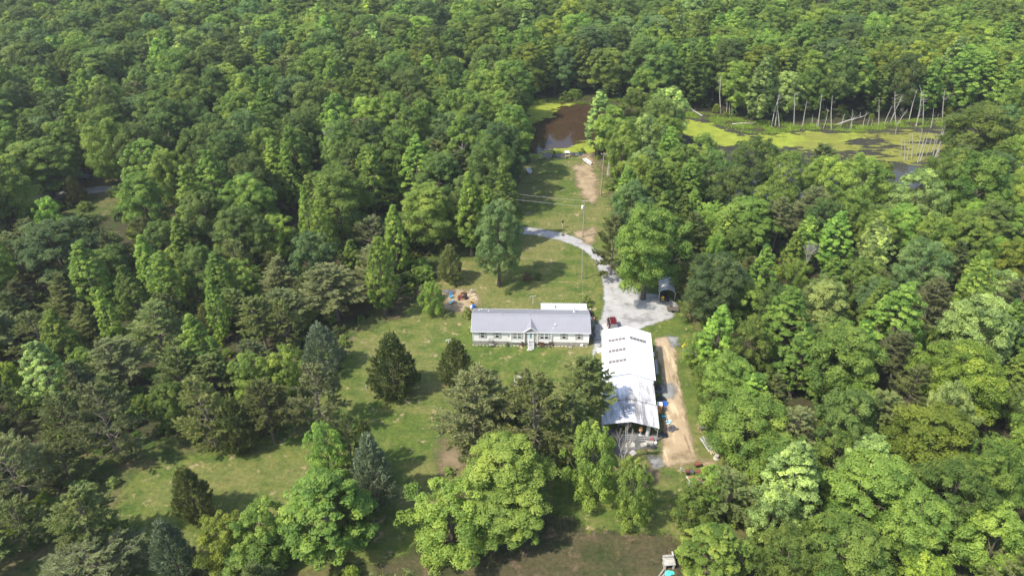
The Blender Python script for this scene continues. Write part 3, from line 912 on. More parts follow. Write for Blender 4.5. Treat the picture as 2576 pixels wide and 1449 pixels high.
WR = ws.rotation_euler.z
gt = thing('rail_gate', 'grey pipe gate across the open workshop bay', 'gate', wloc(1.4, TY1 - 0.15), WR)
for z in (0.35, 0.75, 1.15): MB().tube([(-2.6, 0, z), (2.6, 0, z)], 0.03, 5).build('rail', M['steel'], gt)
for x in (-2.6, -0.9, 0.9, 2.6): MB().tube([(x, 0, 0), (x, 0, 1.2)], 0.035, 5).build('post', M['steel'], gt)
single('water_heater', MB().lathe([(0.32, 0), (0.33, 0.1), (0.33, 1.9), (0.28, 2.0), (0.05, 2.03)], (0, 0, 0), 14).tube([(0.1, 0, 2.0), (0.1, 0, 2.3)], 0.03, 5), M['palegrey'], 'tall pale grey tank standing in the open bay', 'tank', wloc(2.9, TY1 + 1.3))
pm = thing('pedestal_machine', 'rounded tan machine on a pale pedestal in the open bay', 'machine', wloc(1.75, TY1 + 1.2))
MB().lathe([(0.12, 0.9), (0.30, 1.0), (0.34, 1.35), (0.22, 1.75), (0.05, 1.85)], (0, 0, 0), 12).build('body', M['skin_orange'], pm)
MB().lathe([(0.26, 0), (0.26, 0.1), (0.07, 0.14), (0.07, 0.9)], (0, 0, 0), 10).build('post', M['palegrey'], pm)
single('fuel_can', MB().box((0, 0, 0.22), (0.42, 0.28, 0.44), taper=0.85).box((0, 0, 0.5), (0.22, 0.06, 0.05)).tube([(0.14, 0, .43), (0.2, 0, .58)], .03, 5), M['redpaint'], 'red fuel can behind the pipe gate', 'can', wloc(3.45, TY1 + 0.35))
single('workbench', MB().box((0, 0, 0.9), (2.2, 0.7, 0.08)).box((-1, -.3, .43), (.08, .08, .86)).box((1, -.3, .43), (.08, .08, .86)).box((-1, .3, .43), (.08, .08, .86)).box((1, .3, .43), (.08, .08, .86)), M['grey'], 'grey workbench at the back of the open bay', 'bench', wloc(-0.6, TY1 + 2.6), WR)
single('scrap_heap', clump(3, 0.9, squash=0.5, rough=0.6), M['darkgrey'], 'dark scrap heap inside the left of the open bay', 'scrap', wloc(-2.6, TY1 + 1.2))
single('rubbish_bag', clump(4, 0.52, squash=0.7, rough=0.35), M['dark'], 'black rubbish bag in the grass before the open bay', 'bag', at(1645, 1127))
single('rubbish_bag', clump(5, 0.34, squash=0.7, rough=0.35), M['dark'], 'smaller black bag left of the big rubbish bag', 'bag', at(1630, 1122))
single('white_ball', MB().lathe([(0.02, 0), (0.17, 0.06), (0.25, 0.22), (0.17, 0.39), (0.02, 0.46)], (0, 0, 0), 14), M['white'], 'white round float beside the workshop corner post', 'ball', at(1649.5, 1116), smooth=True)
for k, (px, py, lx, ly, a, lab) in enumerate(((1619, 1119, 1.1, 0.7, .3, 'left slab of broken concrete near the black bag'), (1634, 1112, 1.3, .6, -.2, 'right slab of broken concrete near the black bag'), (1585, 1120, 1.6, 1.0, .1, 'large slab of broken concrete by the bare tree'), (1592, 1140, 1.0, .9, .6, 'small slab of broken concrete by the bare tree'))):
    single('concrete_slab', MB().extrude([(-lx / 2, -ly / 2), (lx / 2 * .8, -ly / 2), (lx / 2, ly * .2), (lx * .3, ly / 2), (-lx / 2 * .9, ly * .4)], 'z', 0.02, 0.16), M['stone'], lab, 'slab', at(px, py), a, 'broken slabs before the open bay')

# things along the right wall
pl = thing('plank_rack', 'long grey boards leaning on a low rack at the workshop side', 'planks', wloc(5.15, -4.9), WR)
for k in range(4):
    MB().box((-0.30 + 0.2 * k, 0, 0.75 + 0.05 * k), (0.17, 3.6, 0.06), rot=(0.03 * k, 0.25, 0.03 * (k - 1.5))).build('plank', M['palegrey'] if k % 2 == 0 else M['grey'], pl)
for y in (-1.3, 1.3): MB().box((0, y, 0.36), (0.85, 0.1, 0.72)).build('trestle', M['grey'], pl)
single('utility_cabinet', MB().box((0, 0, 0.8), (0.7, 0.8, 1.55)).box((0, 0, 1.62), (0.76, 0.86, 0.08)).box((0.0, -.41, 0.9), (.6, .04, 1.2)), M['darkgrey'], 'dark metal cabinet against the workshop side wall', 'cabinet', wloc(4.5, -5.6), WR)
single('tool_chest', MB().box((0, 0, 0.3), (0.55, 0.7, 0.6)).box((0, 0, 0.63), (0.6, 0.75, 0.06)).box((.29, 0, .4), (.02, .6, .06)), M['rust'], 'rusty red tool chest against the workshop side wall', 'chest', wloc(4.6, -7.0), WR)
single('white_drum', MB().lathe([(0.27, 0), (0.29, 0.05), (0.27, 0.4), (0.29, 0.45), (0.27, 0.82), (0.24, 0.86), (.02, .86)], (0, 0, 0), 14), M['palegrey'], 'off-white drum halfway along the workshop side', 'drum', wloc(4.55, -8.2))
single('tarp_heap', clump(11, 0.85, squash=0.75, rough=0.45), M['dark'], 'dark covered heap beside the off-white drum', 'tarp', wloc(4.95, -9.6))
single('tarp_heap', clump(12, 0.55, squash=0.5, rough=0.5), M['darkgrey'], 'low grey covered heap near the front gable', 'tarp', wloc(5.5, -10.7))
single('tarp_heap', clump(13, 0.95, squash=0.45, rough=0.4), M['black'], 'black tarp heap just behind the blue tarp', 'tarp', wloc(5.55, -12.3))
single('blue_tarp', clump(14, 0.85, squash=0.32, rough=0.55), M['blue'], 'crumpled blue tarp beside the front gable', 'tarp', wloc(5.7, -13.5), 0.4)
fz = thing('old_freezer', 'upright orange-sided freezer with white top at the second bay', 'freezer', wloc(5.0, -15.35), WR)
MB().box((0, 0, 0.82), (0.78, 0.8, 1.6)).build('body', M['orange'], fz)
MB().box((0, 0, 1.66), (0.82, 0.84, 0.10)).build('top', M['white'], fz)
MB().box((0, -0.42, 0.85), (0.7, 0.05, 1.45)).build('door', M['orange'], fz)
single('plastic_tub', MB().box((0, 0, .13), (.5, .4, .26), taper=1.15), M['sky_blue'], 'small light blue tub past the orange freezer', 'tub', wloc(5.7, -16.6), WR + .2)
single('pale_tarp', clump(15, 0.65, squash=0.35, rough=0.6), M['paleblue'], 'crumpled pale tarp on the edge of the dirt track', 'tarp', wloc(6.3, -17.6), .3)
sf = thing('scrap_stand', 'rusty angle-iron frame beside the open bay', 'frame', wloc(5.6, -19.0), WR + .15)
for x in (-.6, .6):
    for y in (-.9, .9): MB().box((x, y, .5), (.06, .06, 1.0)).build('leg', M['rust'], sf)
    MB().box((x, 0, 1.0), (.06, 1.86, .06)).build('rail', M['darkgrey'], sf)
for y in (-.9, -.3, .3, .9): MB().box((0, y, 1.0), (1.2, .06, .06)).build('crossbar', M['rust'], sf)
single('scrap_heap', clump(16, 0.75, squash=0.5, rough=0.65), M['darkgrey'], 'grey scrap heap at the dirt track edge', 'scrap', wloc(6.6, -19.2))
single('scrap_heap', clump(17, 0.8, squash=0.4, rough=0.65), M['dark'], 'dark scrap heap along the open bay side', 'scrap', wloc(5.3, -20.8))

# ------------------------------------------------------------------ vehicles
def wheel(parent, x, y, r=0.34, w_=0.22, axis='x'):
    t = MB()
    pr = [(r * 0.62, -w_ / 2), (r * 0.95, -w_ / 2), (r, -w_ / 2 + .04), (r, w_ / 2 - .04), (r * 0.95, w_ / 2), (r * .62, w_ / 2)]
    t.tube([(z, 0, 0) for _, z in pr], [q for q, _ in pr], 16, cap=False)
    o = t.build('wheel', M['tyre'], parent, loc=(x, y, r))
    rim = MB().tube([(-w_ / 2 + .03, 0, 0), (w_ / 2 - .03, 0, 0)], r * .62, 10)
    rim.build('rim', M['steel'], o)


def suv(loc, rz, label, paint, name='parked_car'):
    c = thing(name, label, 'car', loc, rz)                  # nose points to -Y
    b = MB()
    side = [(-2.28, 0.45), (-2.30, 0.80), (-2.15, 0.98), (-1.15, 1.08), (2.20, 1.10), (2.28, 0.85), (2.25, 0.42)]
    n0 = len(b.v)
    for x, k in ((-0.92, 1), (0.92, 1)):
        b.v += [(x * (0.97 if z > 1 else 1.0), y, z) for y, z in side]
    m_ = len(side)
    b.f.append(tuple(range(m_))); b.f.append(tuple(range(2 * m_ - 1, m_ - 1, -1)))
    for i in range(m_): b.f.append((i, (i + 1) % m_, m_ + (i + 1) % m_, m_ + i))
    b.build('body', paint, c)
    cab = MB()
    lo = [(-0.86, -1.12, 1.08), (0.86, -1.12, 1.08), (0.87, 2.18, 1.10), (-0.87, 2.18, 1.10)]
    hi = [(-0.68, -0.32, 1.66), (0.68, -0.32, 1.66), (0.66, 1.86, 1.68), (-0.66, 1.86, 1.68)]
    cab.v = lo + hi
    cab.f = [(0, 1, 5, 4), (1, 2, 6, 5), (2, 3, 7, 6), (3, 0, 4, 7), (4, 5, 6, 7)]
    cab.build('cabin_pillars', paint, c)
    MB().extrude([(-0.64, -0.30), (0.64, -0.30), (0.62, 1.82), (-0.62, 1.82)], 'z', 1.69, 1.72).build('roof', paint, c)

    def pane(nm, q, mat, off):
        cen = sum((Vector(p) for p in q), Vector()) / 4
        MB().poly([tuple(cen + (Vector(p) - cen) * 0.9 + Vector(off)) for p in q]).build(nm, mat, c)
    pane('windscreen', (lo[0], lo[1], hi[1], hi[0]), M['curtain'], (0, -0.012, 0.012))
    pane('rear_window', (lo[2], lo[3], hi[3], hi[2]), M['glass'], (0, 0.015, 0.01))
    for s, (p, q) in ((1, (1, 2)), (-1, (3, 0))):
        L0, L1, H0, H1 = Vector(lo[p]), Vector(lo[q]), Vector(hi[p]), Vector(hi[q])
        for t0, t1 in ((0.04, 0.36), (0.38, 0.68), (0.70, 0.97)):
            pane('side_window', (L0.lerp(L1, t0), L0.lerp(L1, t1), H0.lerp(H1, t1), H0.lerp(H1, t0)), M['glass'], (s * 0.014, 0, 0.008))
        MB().tube([(s * .60, -.2, 1.77), (s * .58, 1.75, 1.78)], .025, 5).build('roof_rail', M['steel'], c)
        MB().box((s * 1.02, -0.85, 1.12), (0.2, 0.12, 0.14)).build('mirror', paint, c)
        MB().box((s * 0.68, -2.29, 0.78), (0.38, 0.06, 0.16)).build('headlight', M['palegrey'], c)
        MB().box((s * 0.78, 2.28, 0.88), (0.2, 0.05, 0.3)).build('tail_light', M['redpaint'], c)
    MB().box((0, -2.31, 0.55), (1.7, 0.08, 0.22)).build('bumper', M['darkgrey'], c)
    MB().box((0, -2.30, 0.80), (0.8, 0.04, 0.16)).build('grille', M['black'], c)
    for x in (-0.83, 0.83):
        for y in (-1.45, 1.4): wheel(c, x, y)
    return c


suv((18.82, 108.75, 0.02), 0.03, 'dark red car parked nose-in behind the white workshop', M['maroon'])

# pickup glimpsed at the left road
tk = thing('pickup_truck', 'pale blue pickup with a rack parked by the left road', 'truck', at(205, 449), R_(80))
MB().extrude([(-2.6, .45), (-2.62, .95), (-1.3, 1.08), (2.6, 1.05), (2.6, .5)], 'x', -.9, .9).build('body', M['truckblue'], tk)
cb_ = MB(); cb_.v = [(-.84, -1.25, 1.05), (.84, -1.25, 1.05), (.84, .45, 1.05), (-.84, .45, 1.05), (-.68, -.65, 1.72), (.68, -.65, 1.72), (.68, .25, 1.72), (-.68, .25, 1.72)]
cb_.f = [(0, 1, 5, 4), (1, 2, 6, 5), (2, 3, 7, 6), (3, 0, 4, 7), (4, 5, 6, 7)]
cb_.build('cab', M['truckblue'], tk)
MB().poly([(-.76, -1.19, 1.12), (.76, -1.19, 1.12), (.64, -.72, 1.66), (-.64, -.72, 1.66)]).build('windscreen', M['glass'], tk, loc=(0, -.02, .02))
rkk = MB()
for y in (.6, 2.4):
    rkk.tube([(-.85, y, 1.05), (-.85, y, 1.9), (.85, y, 1.9), (.85, y, 1.05)], .05, 5)
rkk.build('rack', M['white'], tk)
for x in (-.82, .82):
    for y in (-1.7, 1.6): wheel(tk, x, y, .38)

# ATV on the drive
av = thing('quad_bike', 'black quad bike on the driveway bend', 'quad bike', at(1513, 644), R_(35))
MB().box((0, 0.0, .62), (.55, 1.3, .28), taper=.75).build('body', M['dark'], av)
MB().box((0, .25, .82), (.38, .75, .14)).build('seat', M['black'], av)
for y in (-.62, .68): MB().box((0, y, .78), (1.0, .5, .06)).build('rack', M['darkgrey'], av)
MB().tube([(-.42, -.28, 1.08), (0, -.38, 1.0), (.42, -.28, 1.08)], .03, 5).build('handlebar', M['black'], av)
for x in (-.45, .45):
    for y in (-.6, .6): wheel(av, x, y, .29, .26)

# carport and the utility vehicle inside
cpt = thing('carport', 'small round-topped white carport under the big driveway oak', 'carport', at(1677, 753), R_(-8))
arc = [(-1.55, 0.0 + 1.35), (-1.5, 1.7), (-1.25, 2.0), (-.6, 2.25), (0, 2.38), (.6, 2.25), (1.25, 2.0), (1.5, 1.7), (1.55, 1.35)]
sh = MB()
n = 0
for y in (0.0, 1.7, 3.4, 5.0):
    for x, z in arc: sh.v.append((x, y, z))
for r in range(3):
    for i in range(8): sh.f.append((r * 9 + i, r * 9 + i + 1, (r + 1) * 9 + i + 1, (r + 1) * 9 + i))
o = sh.build('roof', M['palegrey'], cpt)
sm = o.modifiers.new('thickness', 'SOLIDIFY'); sm.thickness = 0.04
for x in (-1.53, 1.53):
    for y in (.06, 2.5, 4.9): MB().box((x, y, .7), (.07, .07, 1.4)).build('post', M['white'], cpt)
MB().tube([(x, -.03, z) for x, z in arc], .045, 5).build('front_hoop', M['white'], cpt)
uv = thing('utility_vehicle', 'black utility vehicle with yellow trim under the carport', 'vehicle', at(1672, 757) + Vector((0, .9, 0)), R_(-6))
MB().extrude([(-1.35, .4), (-1.4, .75), (-.7, .95), (1.4, .9), (1.4, .4)], 'x', -.68, .68).build('body', M['black'], uv)
MB().box((-.42, -1.42, .62), (.62, .08, .16)).build('bumper', M['yellow'], uv)
MB().box((-.40, -1.05, .92), (.55, .42, .08), rot=(.3, 0, 0)).build('bonnet_panel', M['yellow'], uv)
cg = MB()
for s in (-.6, .6): cg.tube([(s, -.6, .9), (s, -.35, 1.65), (s, .8, 1.65), (s, 1.0, .9)], .035, 5)
cg.tube([(-.6, -.35, 1.65), (.6, -.35, 1.65)], .035, 5).tube([(-.6, .8, 1.65), (.6, .8, 1.65)], .035, 5)
cg.build('roll_cage', M['darkgrey'], uv)
for x in (-.7, .7):
    for y in (-.95, .95): wheel(uv, x, y, .32, .25)
tr = thing('flat_trailer', 'low brown wooden trailer in front of the carport', 'trailer', at(1692, 781), R_(85))
for k in range(5): MB().box((-.6 + .3 * k, 0, .42), (.28, 2.2, .05)).build('board', M['bark'], tr)
for x in (-.8, .8): wheel(tr, x, .1, .28, .18)
MB().tube([(0, -1.1, .38), (0, -2.0, .34)], .04, 5).build('drawbar', M['darkgrey'], tr)

# ------------------------------------------------------------------ utility poles
def pole(base, h, lean, label, arms, name='utility_pole', mat='polewood', r=0.16):
    p = thing(name, label, 'pole', base)
    MB().tube([(0, 0, 0), (lean * .5, 0, h * .5), (lean, 0, h)], [r, r * .85, r * .65], 9).build('shaft', M[mat], p)
    for z, wd in arms:
        MB().box((lean * z / h, -.14, z), (wd, .1, .12)).build('crossarm', M['polewood'], p)
        for s in (-.42, .42): MB().lathe([(.03, .06), (.06, .1), (.05, .2), (.02, .24)], (lean * z / h + s * wd, -.14, z), 7).build('insulator', M['palegrey'], p)
    return p


b1 = at(1465.5, 597.5)
p1 = pole(b1, 9.3, 0.05, 'wooden utility pole with a white transformer beside the driveway', [(9.05, 0.9)])
MB().lathe([(.05, 0), (.25, .04), (.26, .7), (.2, .78), (.05, .82)], (-.42, -.05, 7.3), 12).build('transformer', M['white'], p1)
MB().box((-.22, 0, 7.8), (.2, .06, .1)).build('bracket', M['steel'], p1)
b2 = at(1511, 491.5)
pole(b2, 11.5, 0.1, 'tall grey pole against the bright trees right of the pond lawn', [(11.1, 1.6)], r=.17)
b3 = at(1463, 703.5)
p3 = pole(b3, 6.9, -0.15, 'slim bare service pole on the back lawn', [], r=.11)
MB().box((.1, -.1, 1.5), (.2, .12, .4)).build('meter_box', M['rust'], p3)


def wire(a, b, sag, label):
    m = MB(); pts = []
    for i in range(15):
        t = i / 14
        q = Vector(a).lerp(Vector(b), t); q.z -= sag * 4 * t * (1 - t); pts.append(q - Vector(a))
    m.tube(pts, 0.009, 4)
    tag(m.build('power_line', M['steel'], None, a), label, 'wire', 'overhead wires')


wire((b1.x, b1.y, 9.2), (b1.x - 44, b1.y + 13, 9.6), 0.7, 'upper power line crossing the pond lawn to the left wood')
wire((b1.x, b1.y, 7.9), (b1.x - 44, b1.y + 13, 8.3), 0.8, 'lower power line crossing the pond lawn to the left wood')
wire((b1.x, b1.y, 8.0), (b3.x - .1, b3.y, 6.8), 0.5, 'service wire between the transformer pole and the slim pole')
wire((b3.x - .1, b3.y, 6.8), (13.2, 111.0, 3.4), 0.5, 'service wire from the slim pole to the house')
wire((b1.x, b1.y, 9.0), (b2.x, b2.y, 10.9), 0.5, 'power line from the transformer pole to the tall grey pole')
bp = thing('birdhouse_post', 'short post with dark birdhouse beside the driveway', 'post', at(1415, 574.5))
MB().box((0, 0, .7), (.1, .1, 1.4)).build('post', M['beige'], bp)
MB().box((0, 0, 1.6), (.3, .3, .36)).extrude([(-.22, 1.78), (.22, 1.78), (0, 1.98)], 'y', -.2, .2).build('birdhouse', M['black'], bp)

# ------------------------------------------------------------------ yard things
def tpost(loc, h, wd, label, mat, name='clothesline_post'):
    t = thing(name, label, 'post', loc, .3)
    MB().tube([(0, 0, 0), (0, 0, h)], .045, 6).build('post', M[mat], t)
    MB().tube([(-wd / 2, 0, h), (wd / 2, 0, h)], .035, 5).build('crossbar', M[mat], t)
    for s in (-1, 1): MB().box((s * wd / 2, 0, h - .1), (.12, .12, .18)).build('hanger', M[mat], t)


tpost(at(1340.5, 765), 1.9, 1.1, 'steel T-shaped clothesline post on the lawn behind the house', 'palegrey')
tpost(at(1129, 877), 2.0, .8, 'white T-shaped post with feeders left of the house', 'white', 'feeder_post')
single('garden_stake', MB().tube([(0, 0, 0), (0.02, 0, .95)], .05, 6).box((.02, 0, .9), (.14, .05, .1)), M['palegrey'], 'lone pale stake in the lawn left of the big cedar', 'stake', at(922, 980))
# scrap and fire pit left behind the house
wr = thing('rusted_mower', 'rusted red-brown riding mower hulk on the sandy patch', 'mower', at(1163, 752), R_(8))
MB().box((0.0, 0, .42), (1.9, .75, .18)).build('frame', M['rust'], wr)
MB().box((-.35, 0, .68), (1.0, .62, .34), taper=.8).build('bonnet', M['rust'], wr)
MB().box((.5, 0, .62), (.5, .5, .16)).box((.72, 0, .85), (.1, .5, .4)).build('seat', M['dark'], wr)
MB().tube([(-1.1, -.5, .3), (.9, -.5, .3)], .06, 5).build('rail', M['shedroof'], wr)
for x, r in ((-.65, .2), (.7, .32)):
    for y in (-.45, .45):
        t = MB().tube([(x, y - .1, r), (x, y + .1, r)], r, 14); t.build('wheel', M['tyre'], wr)
tk2 = [(1169, 737, 'tyre lying at the head of the sandy patch')]
single('discarded_tyre', MB().lathe([(.26, .02), (.40, .04), (.44, .13), (.40, .22), (.26, .24), (.24, .13), (.26, .02)], (0, 0, 0), 16), M['tyre'], 'old black tyre lying behind the rusted mower', 'tyre', at(1169, 739))
single('fire_ring', MB().tube([(0.55 * math.cos(t), .55 * math.sin(t), .2) for t in np.linspace(0, 2 * math.pi, 17)], .12, 6, cap=False), M['rust'], 'rusty fire ring behind the mower hulk', 'fire pit', at(1166, 742))
single('scrap_heap', clump(21, .95, squash=.4, rough=.7), M['darkgrey'], 'dark grey scrap pile at the left of the sandy patch', 'scrap', at(1131, 736))
ch = thing('lawn_chair', 'bright blue plastic chair left of the rusted mower', 'chair', at(1135, 750), R_(30))
MB().box((0, 0, .42), (.5, .5, .05)).build('seat', M['sky_blue'], ch)
MB().box((0, .25, .72), (.5, .06, .6), rot=(-.2, 0, 0)).build('backrest', M['sky_blue'], ch)
for x in (-.22, .22):
    for y in (-.22, .22): MB().box((x, y, .2), (.06, .06, .4)).build('leg', M['sky_blue'], ch)
    MB().box((x * 1.1, 0, .64), (.06, .5, .04)).build('armrest', M['sky_blue'], ch)
bt = thing('folding_table', 'pale blue long table standing on the worn grass', 'table', at(1136, 764), R_(60))
MB().box((0, 0, .5), (1.5, .52, .06)).build('tabletop', M['paleblue'], bt)
for x in (-.6, .6):
    for y in (-.2, .2): MB().box((x, y, .235), (.05, .05, .47)).build('leg', M['steel'], bt)
single('yellow_bucket', MB().lathe([(.20, 0), (.27, .38), (.29, .40), (.25, .40), (.18, .05)], (0, 0, 0), 12), M['yellow'], 'yellow bucket beside the blue barrel', 'bucket', at(1186.5, 764))
single('blue_barrel', MB().lathe([(.28, 0), (.32, .2), (.33, .45), (.31, .75), (.26, .9), (.02, .9)], (0, 0, 0), 16), M['blue'], 'blue plastic barrel at the back left house corner', 'barrel', at(1191.5, 776))
single('white_bin', MB().box((0, 0, .22), (.42, .6, .44), taper=1.1), M['white'], 'white bin lying against the blue barrel', 'bin', at(1186.5, 775), .5)
single('wire_cage', MB().tube([(-.5, 0, .02), (-.4, 0, .7), (.4, 0, .7), (.5, 0, .02)], .05, 5).tube([(-.45, .3, .02), (-.3, .3, .7), (.3, .3, .7), (.5, .3, .02)], .05, 5), M['palegrey'], 'white wire cage at the right of the sandy patch', 'cage', at(1188, 737), .9)
for k, (dx, dy, a, l) in enumerate(((1180, 742, .1, .8), (1189, 742, .15, 1.1), (1194, 748, -.05, .8), (1176, 749, 1.2, .9), (1185, 752, .7, .7), (1199, 753, .3, .6), (1172, 757, .2, 1.0))):
    single('loose_board', MB().box((0, 0, .05), (l, .34 if k < 3 else .2, .06)), M['plank'],
           ('pale board nearest behind the rusted mower', 'long pale board at the top of the sandy patch', 'broad pale board at the right edge of the sand', 'pale board lying toward the fire ring', 'pale board slanting across the sand', 'short pale board by the lawn edge', 'pale board in front of the mower wheel')[k], 'board', at(dx, dy), a, 'boards strewn on the sandy patch')
# play shed and swing behind the front pines
ps = thing('play_shed', 'small red shed with flat grey roof behind the front pines', 'shed', at(1308, 975), R_(2))
MB().box((0, 0, .75), (1.7, 1.9, 1.5)).build('wall', M['redpaint'], ps)
MB().box((0, 0, 1.58), (2.0, 2.3, .12), rot=(.10, 0, 0)).build('roof', M['grey'], ps)
MB().box((-.86, 0, .7), (.05, .1, 1.4)).box((-.86, -.9, .7), (.06, .12, 1.4)).build('corner_trim', M['beige'], ps)
sw = thing('swing', 'white swing frame with a red seat behind the left front pine', 'swing', at(1257, 1012), R_(5))
MB().tube([(-.9, -.5, 0), (-.8, 0, 1.9), (-.9, .5, 0)], .05, 5).tube([(.9, -.5, 0), (.8, 0, 1.9), (.9, .5, 0)], .05, 5).tube([(-.8, 0, 1.9), (.8, 0, 1.9)], .05, 5).build('frame', M['white'], sw)
MB().box((0, 0, .5), (.55, .28, .07)).build('seat', M['redpaint'], sw)
MB().tube([(-.24, 0, .5), (-.24, 0, 1.88)], .015, 4).tube([(.24, 0, .5), (.24, 0, 1.88)], .015, 4).build('chain', M['steel'], sw)

# right side of the track
single('covered_mound', clump(31, 1.15, squash=.55, rough=.4), M['darkgrey'], 'grey tarp-covered mound at the wood edge past the track', 'tarp', at(1733, 884))
yl = thing('yellow_machine', 'small yellow garden machine beside the grey covered mound', 'machine', at(1720, 873), R_(40))
MB().box((0, 0, .35), (.8, .5, .35), taper=.7).build('body', M['yellow'], yl)
MB().tube([(.3, -.2, .5), (.9, -.2, .9)], .03, 4).tube([(.3, .2, .5), (.9, .2, .9)], .03, 4).build('handle', M['yellow'], yl)
for y in (-.3, .3): MB().tube([(-.2, y - .05, .18), (-.2, y + .05, .18)], .18, 12).build('wheel', M['tyre'], yl)
wp = thing('lumber_pile', 'pile of weathered grey boards at the wood edge beside the track', 'lumber', at(1781, 1120), R_(12))
g = random.Random(5)
for k in range(11):
    MB().box((-.55 + .11 * k, g.uniform(-.2, .2), .2 + .22 * (k % 3)), (.2, g.uniform(2.3, 3.1), .05), rot=(g.uniform(-.06, .06), g.uniform(-.5, .5), g.uniform(-.18, .18))).build('plank', M['grey'] if k % 3 else M['palegrey'], wp)
for k in range(3): MB().tube([(-.3 + .3 * k, -1.9, .12), (-.2 + .3 * k, -1.0, .14)], .1, 7).build('log', M['plank'], wp)
single('tree_stump', MB().lathe([(.5, 0), (.36, .25), (.33, .6), (.28, .62)], (0, 0, 0), 11), M['stone'], 'grey tree stump past the lumber pile', 'stump', at(1802, 1152))
single('saw_bench', MB().box((0, 0, .62), (1.1, .3, .08)).tube([(-.5, -.25, 0), (-.4, 0, .6), (-.5, .25, 0)], .05, 5).tube([(.5, -.25, 0), (.4, 0, .6), (.5, .25, 0)], .05, 5), M['darkgrey'], 'dark sawhorse at the wood edge above the lumber pile', 'sawhorse', at(1766, 1083), .2)
bb = thing('burn_stand', 'rusty half-drum stand in the grass above the red shed', 'stand', at(1753.5, 1174), R_(10))
MB().tube([(-.4, 0, .62), (.4, 0, .62)], .3, 12).build('half_drum', M['rust'], bb)
for x in (-.35, .35):
    for y in (-.2, .2): MB().box((x, y, .2), (.05, .05, .42)).build('leg', M['darkgrey'], bb)
ti = thing('garden_tiller', 'red garden tiller standing above the red roofed shed', 'tiller', at(1728, 1190), R_(-5))
MB().box((0, 0, .5), (.6, .5, .42), taper=.75).build('engine', M['rust'], ti)
MB().tube([(-.3, -.2, .5), (-1.0, -.22, .85)], .035, 5).tube([(-.3, .2, .5), (-1.0, .22, .85)], .035, 5).tube([(-1.0, -.22, .85), (-1.0, .22, .85)], .035, 5).build('handle', M['palegrey'], ti)
for y in (-.32, .32): MB().tube([(0.1, y - .07, .24), (0.1, y + .07, .24)], .24, 12).build('wheel', M['tyre'], ti)
MB().box((.65, 0, .35), (.6, .5, .3)).build('tine_guard', M['darkgrey'], ti)
single('scrap_heap', clump(33, .7, squash=.5, rough=.7), M['rust'], 'rusty scrap heap behind the red roofed shed', 'scrap', at(1760, 1186))
sd = thing('garden_shed', 'shed with faded red roof and white trim, half hidden by a tree', 'shed', at(1782, 1252), R_(-1))
MB().box((0, 0, 1.1), (5.4, 3.3, 2.2)).extrude([(-1.65, 2.2), (1.65, 2.2), (0, 2.95)], 'x', -2.7, 2.7).build('wall', M['siding'], sd)
ribbed_slope('front_roof', M['shedroof'], sd, -2.95, 2.95, -1.95, 2.15, 0, 3.08, .3, .025)
ribbed_slope('back_roof', M['shedroof'], sd, -2.95, 2.95, 1.95, 2.15, 0, 3.08, .3, .025)
MB().box((0, 0.02, 3.10), (5.95, .22, .07)).build('ridge_trim', M['white'], sd)
for s in (-1, 1):
    for t in (-1, 1): MB().tube([(s * 2.97, t * 1.97, 2.12), (s * 2.97, 0, 3.06)], .07, 4).build('barge_board', M['white'], sd)
MB().box((-1.0, -1.68, .95), (.9, .06, 1.9)).build('door', M['white'], sd)
sk = thing('block_smoker', 'square block smoker hut with a black mouth at the lower edge', 'smoker', at(1681, 1424), R_(3))
bk = MB()
for x in (-.55, .55): bk.box((x, 0, .45), (.2, 1.0, .9))
bk.box((0, .42, .45), (.9, .18, .9))
bk.build('wall', M['stone'], sk)
MB().box((0, .05, .95), (1.45, 1.2, .1)).build('top', M['stone'], sk)
MB().box((0, .7, 1.1), (1.3, .3, .2)).build('back_sill', M['grey'], sk)
MB().box((0, .1, .3), (.85, .5, .5)).build('firebox', M['black'], sk)
single('teal_tarp', clump(34, .6, squash=.22, rough=.55), M['teal'], 'crumpled teal tarp at the bottom edge of the yard', 'tarp', at(1683, 1442), .2)
for k, (dx, dy, a) in enumerate(((1663, 1441, .9), (1669, 1446, .8))):
    single('loose_board', MB().box((0, 0, .06), (1.5, .16, .06)), M['grey'], ('grey board left of the teal tarp, upper one', 'grey board left of the teal tarp, lower one')[k], 'board', at(dx, dy), a, 'grey boards by the teal tarp')
single('grey_pipe', MB().tube([(0, -.6, .1), (.2, .6, .9)], .11, 8), M['palegrey'], 'grey pipe leaning behind the block smoker', 'pipe', at(1692, 1408), .4)

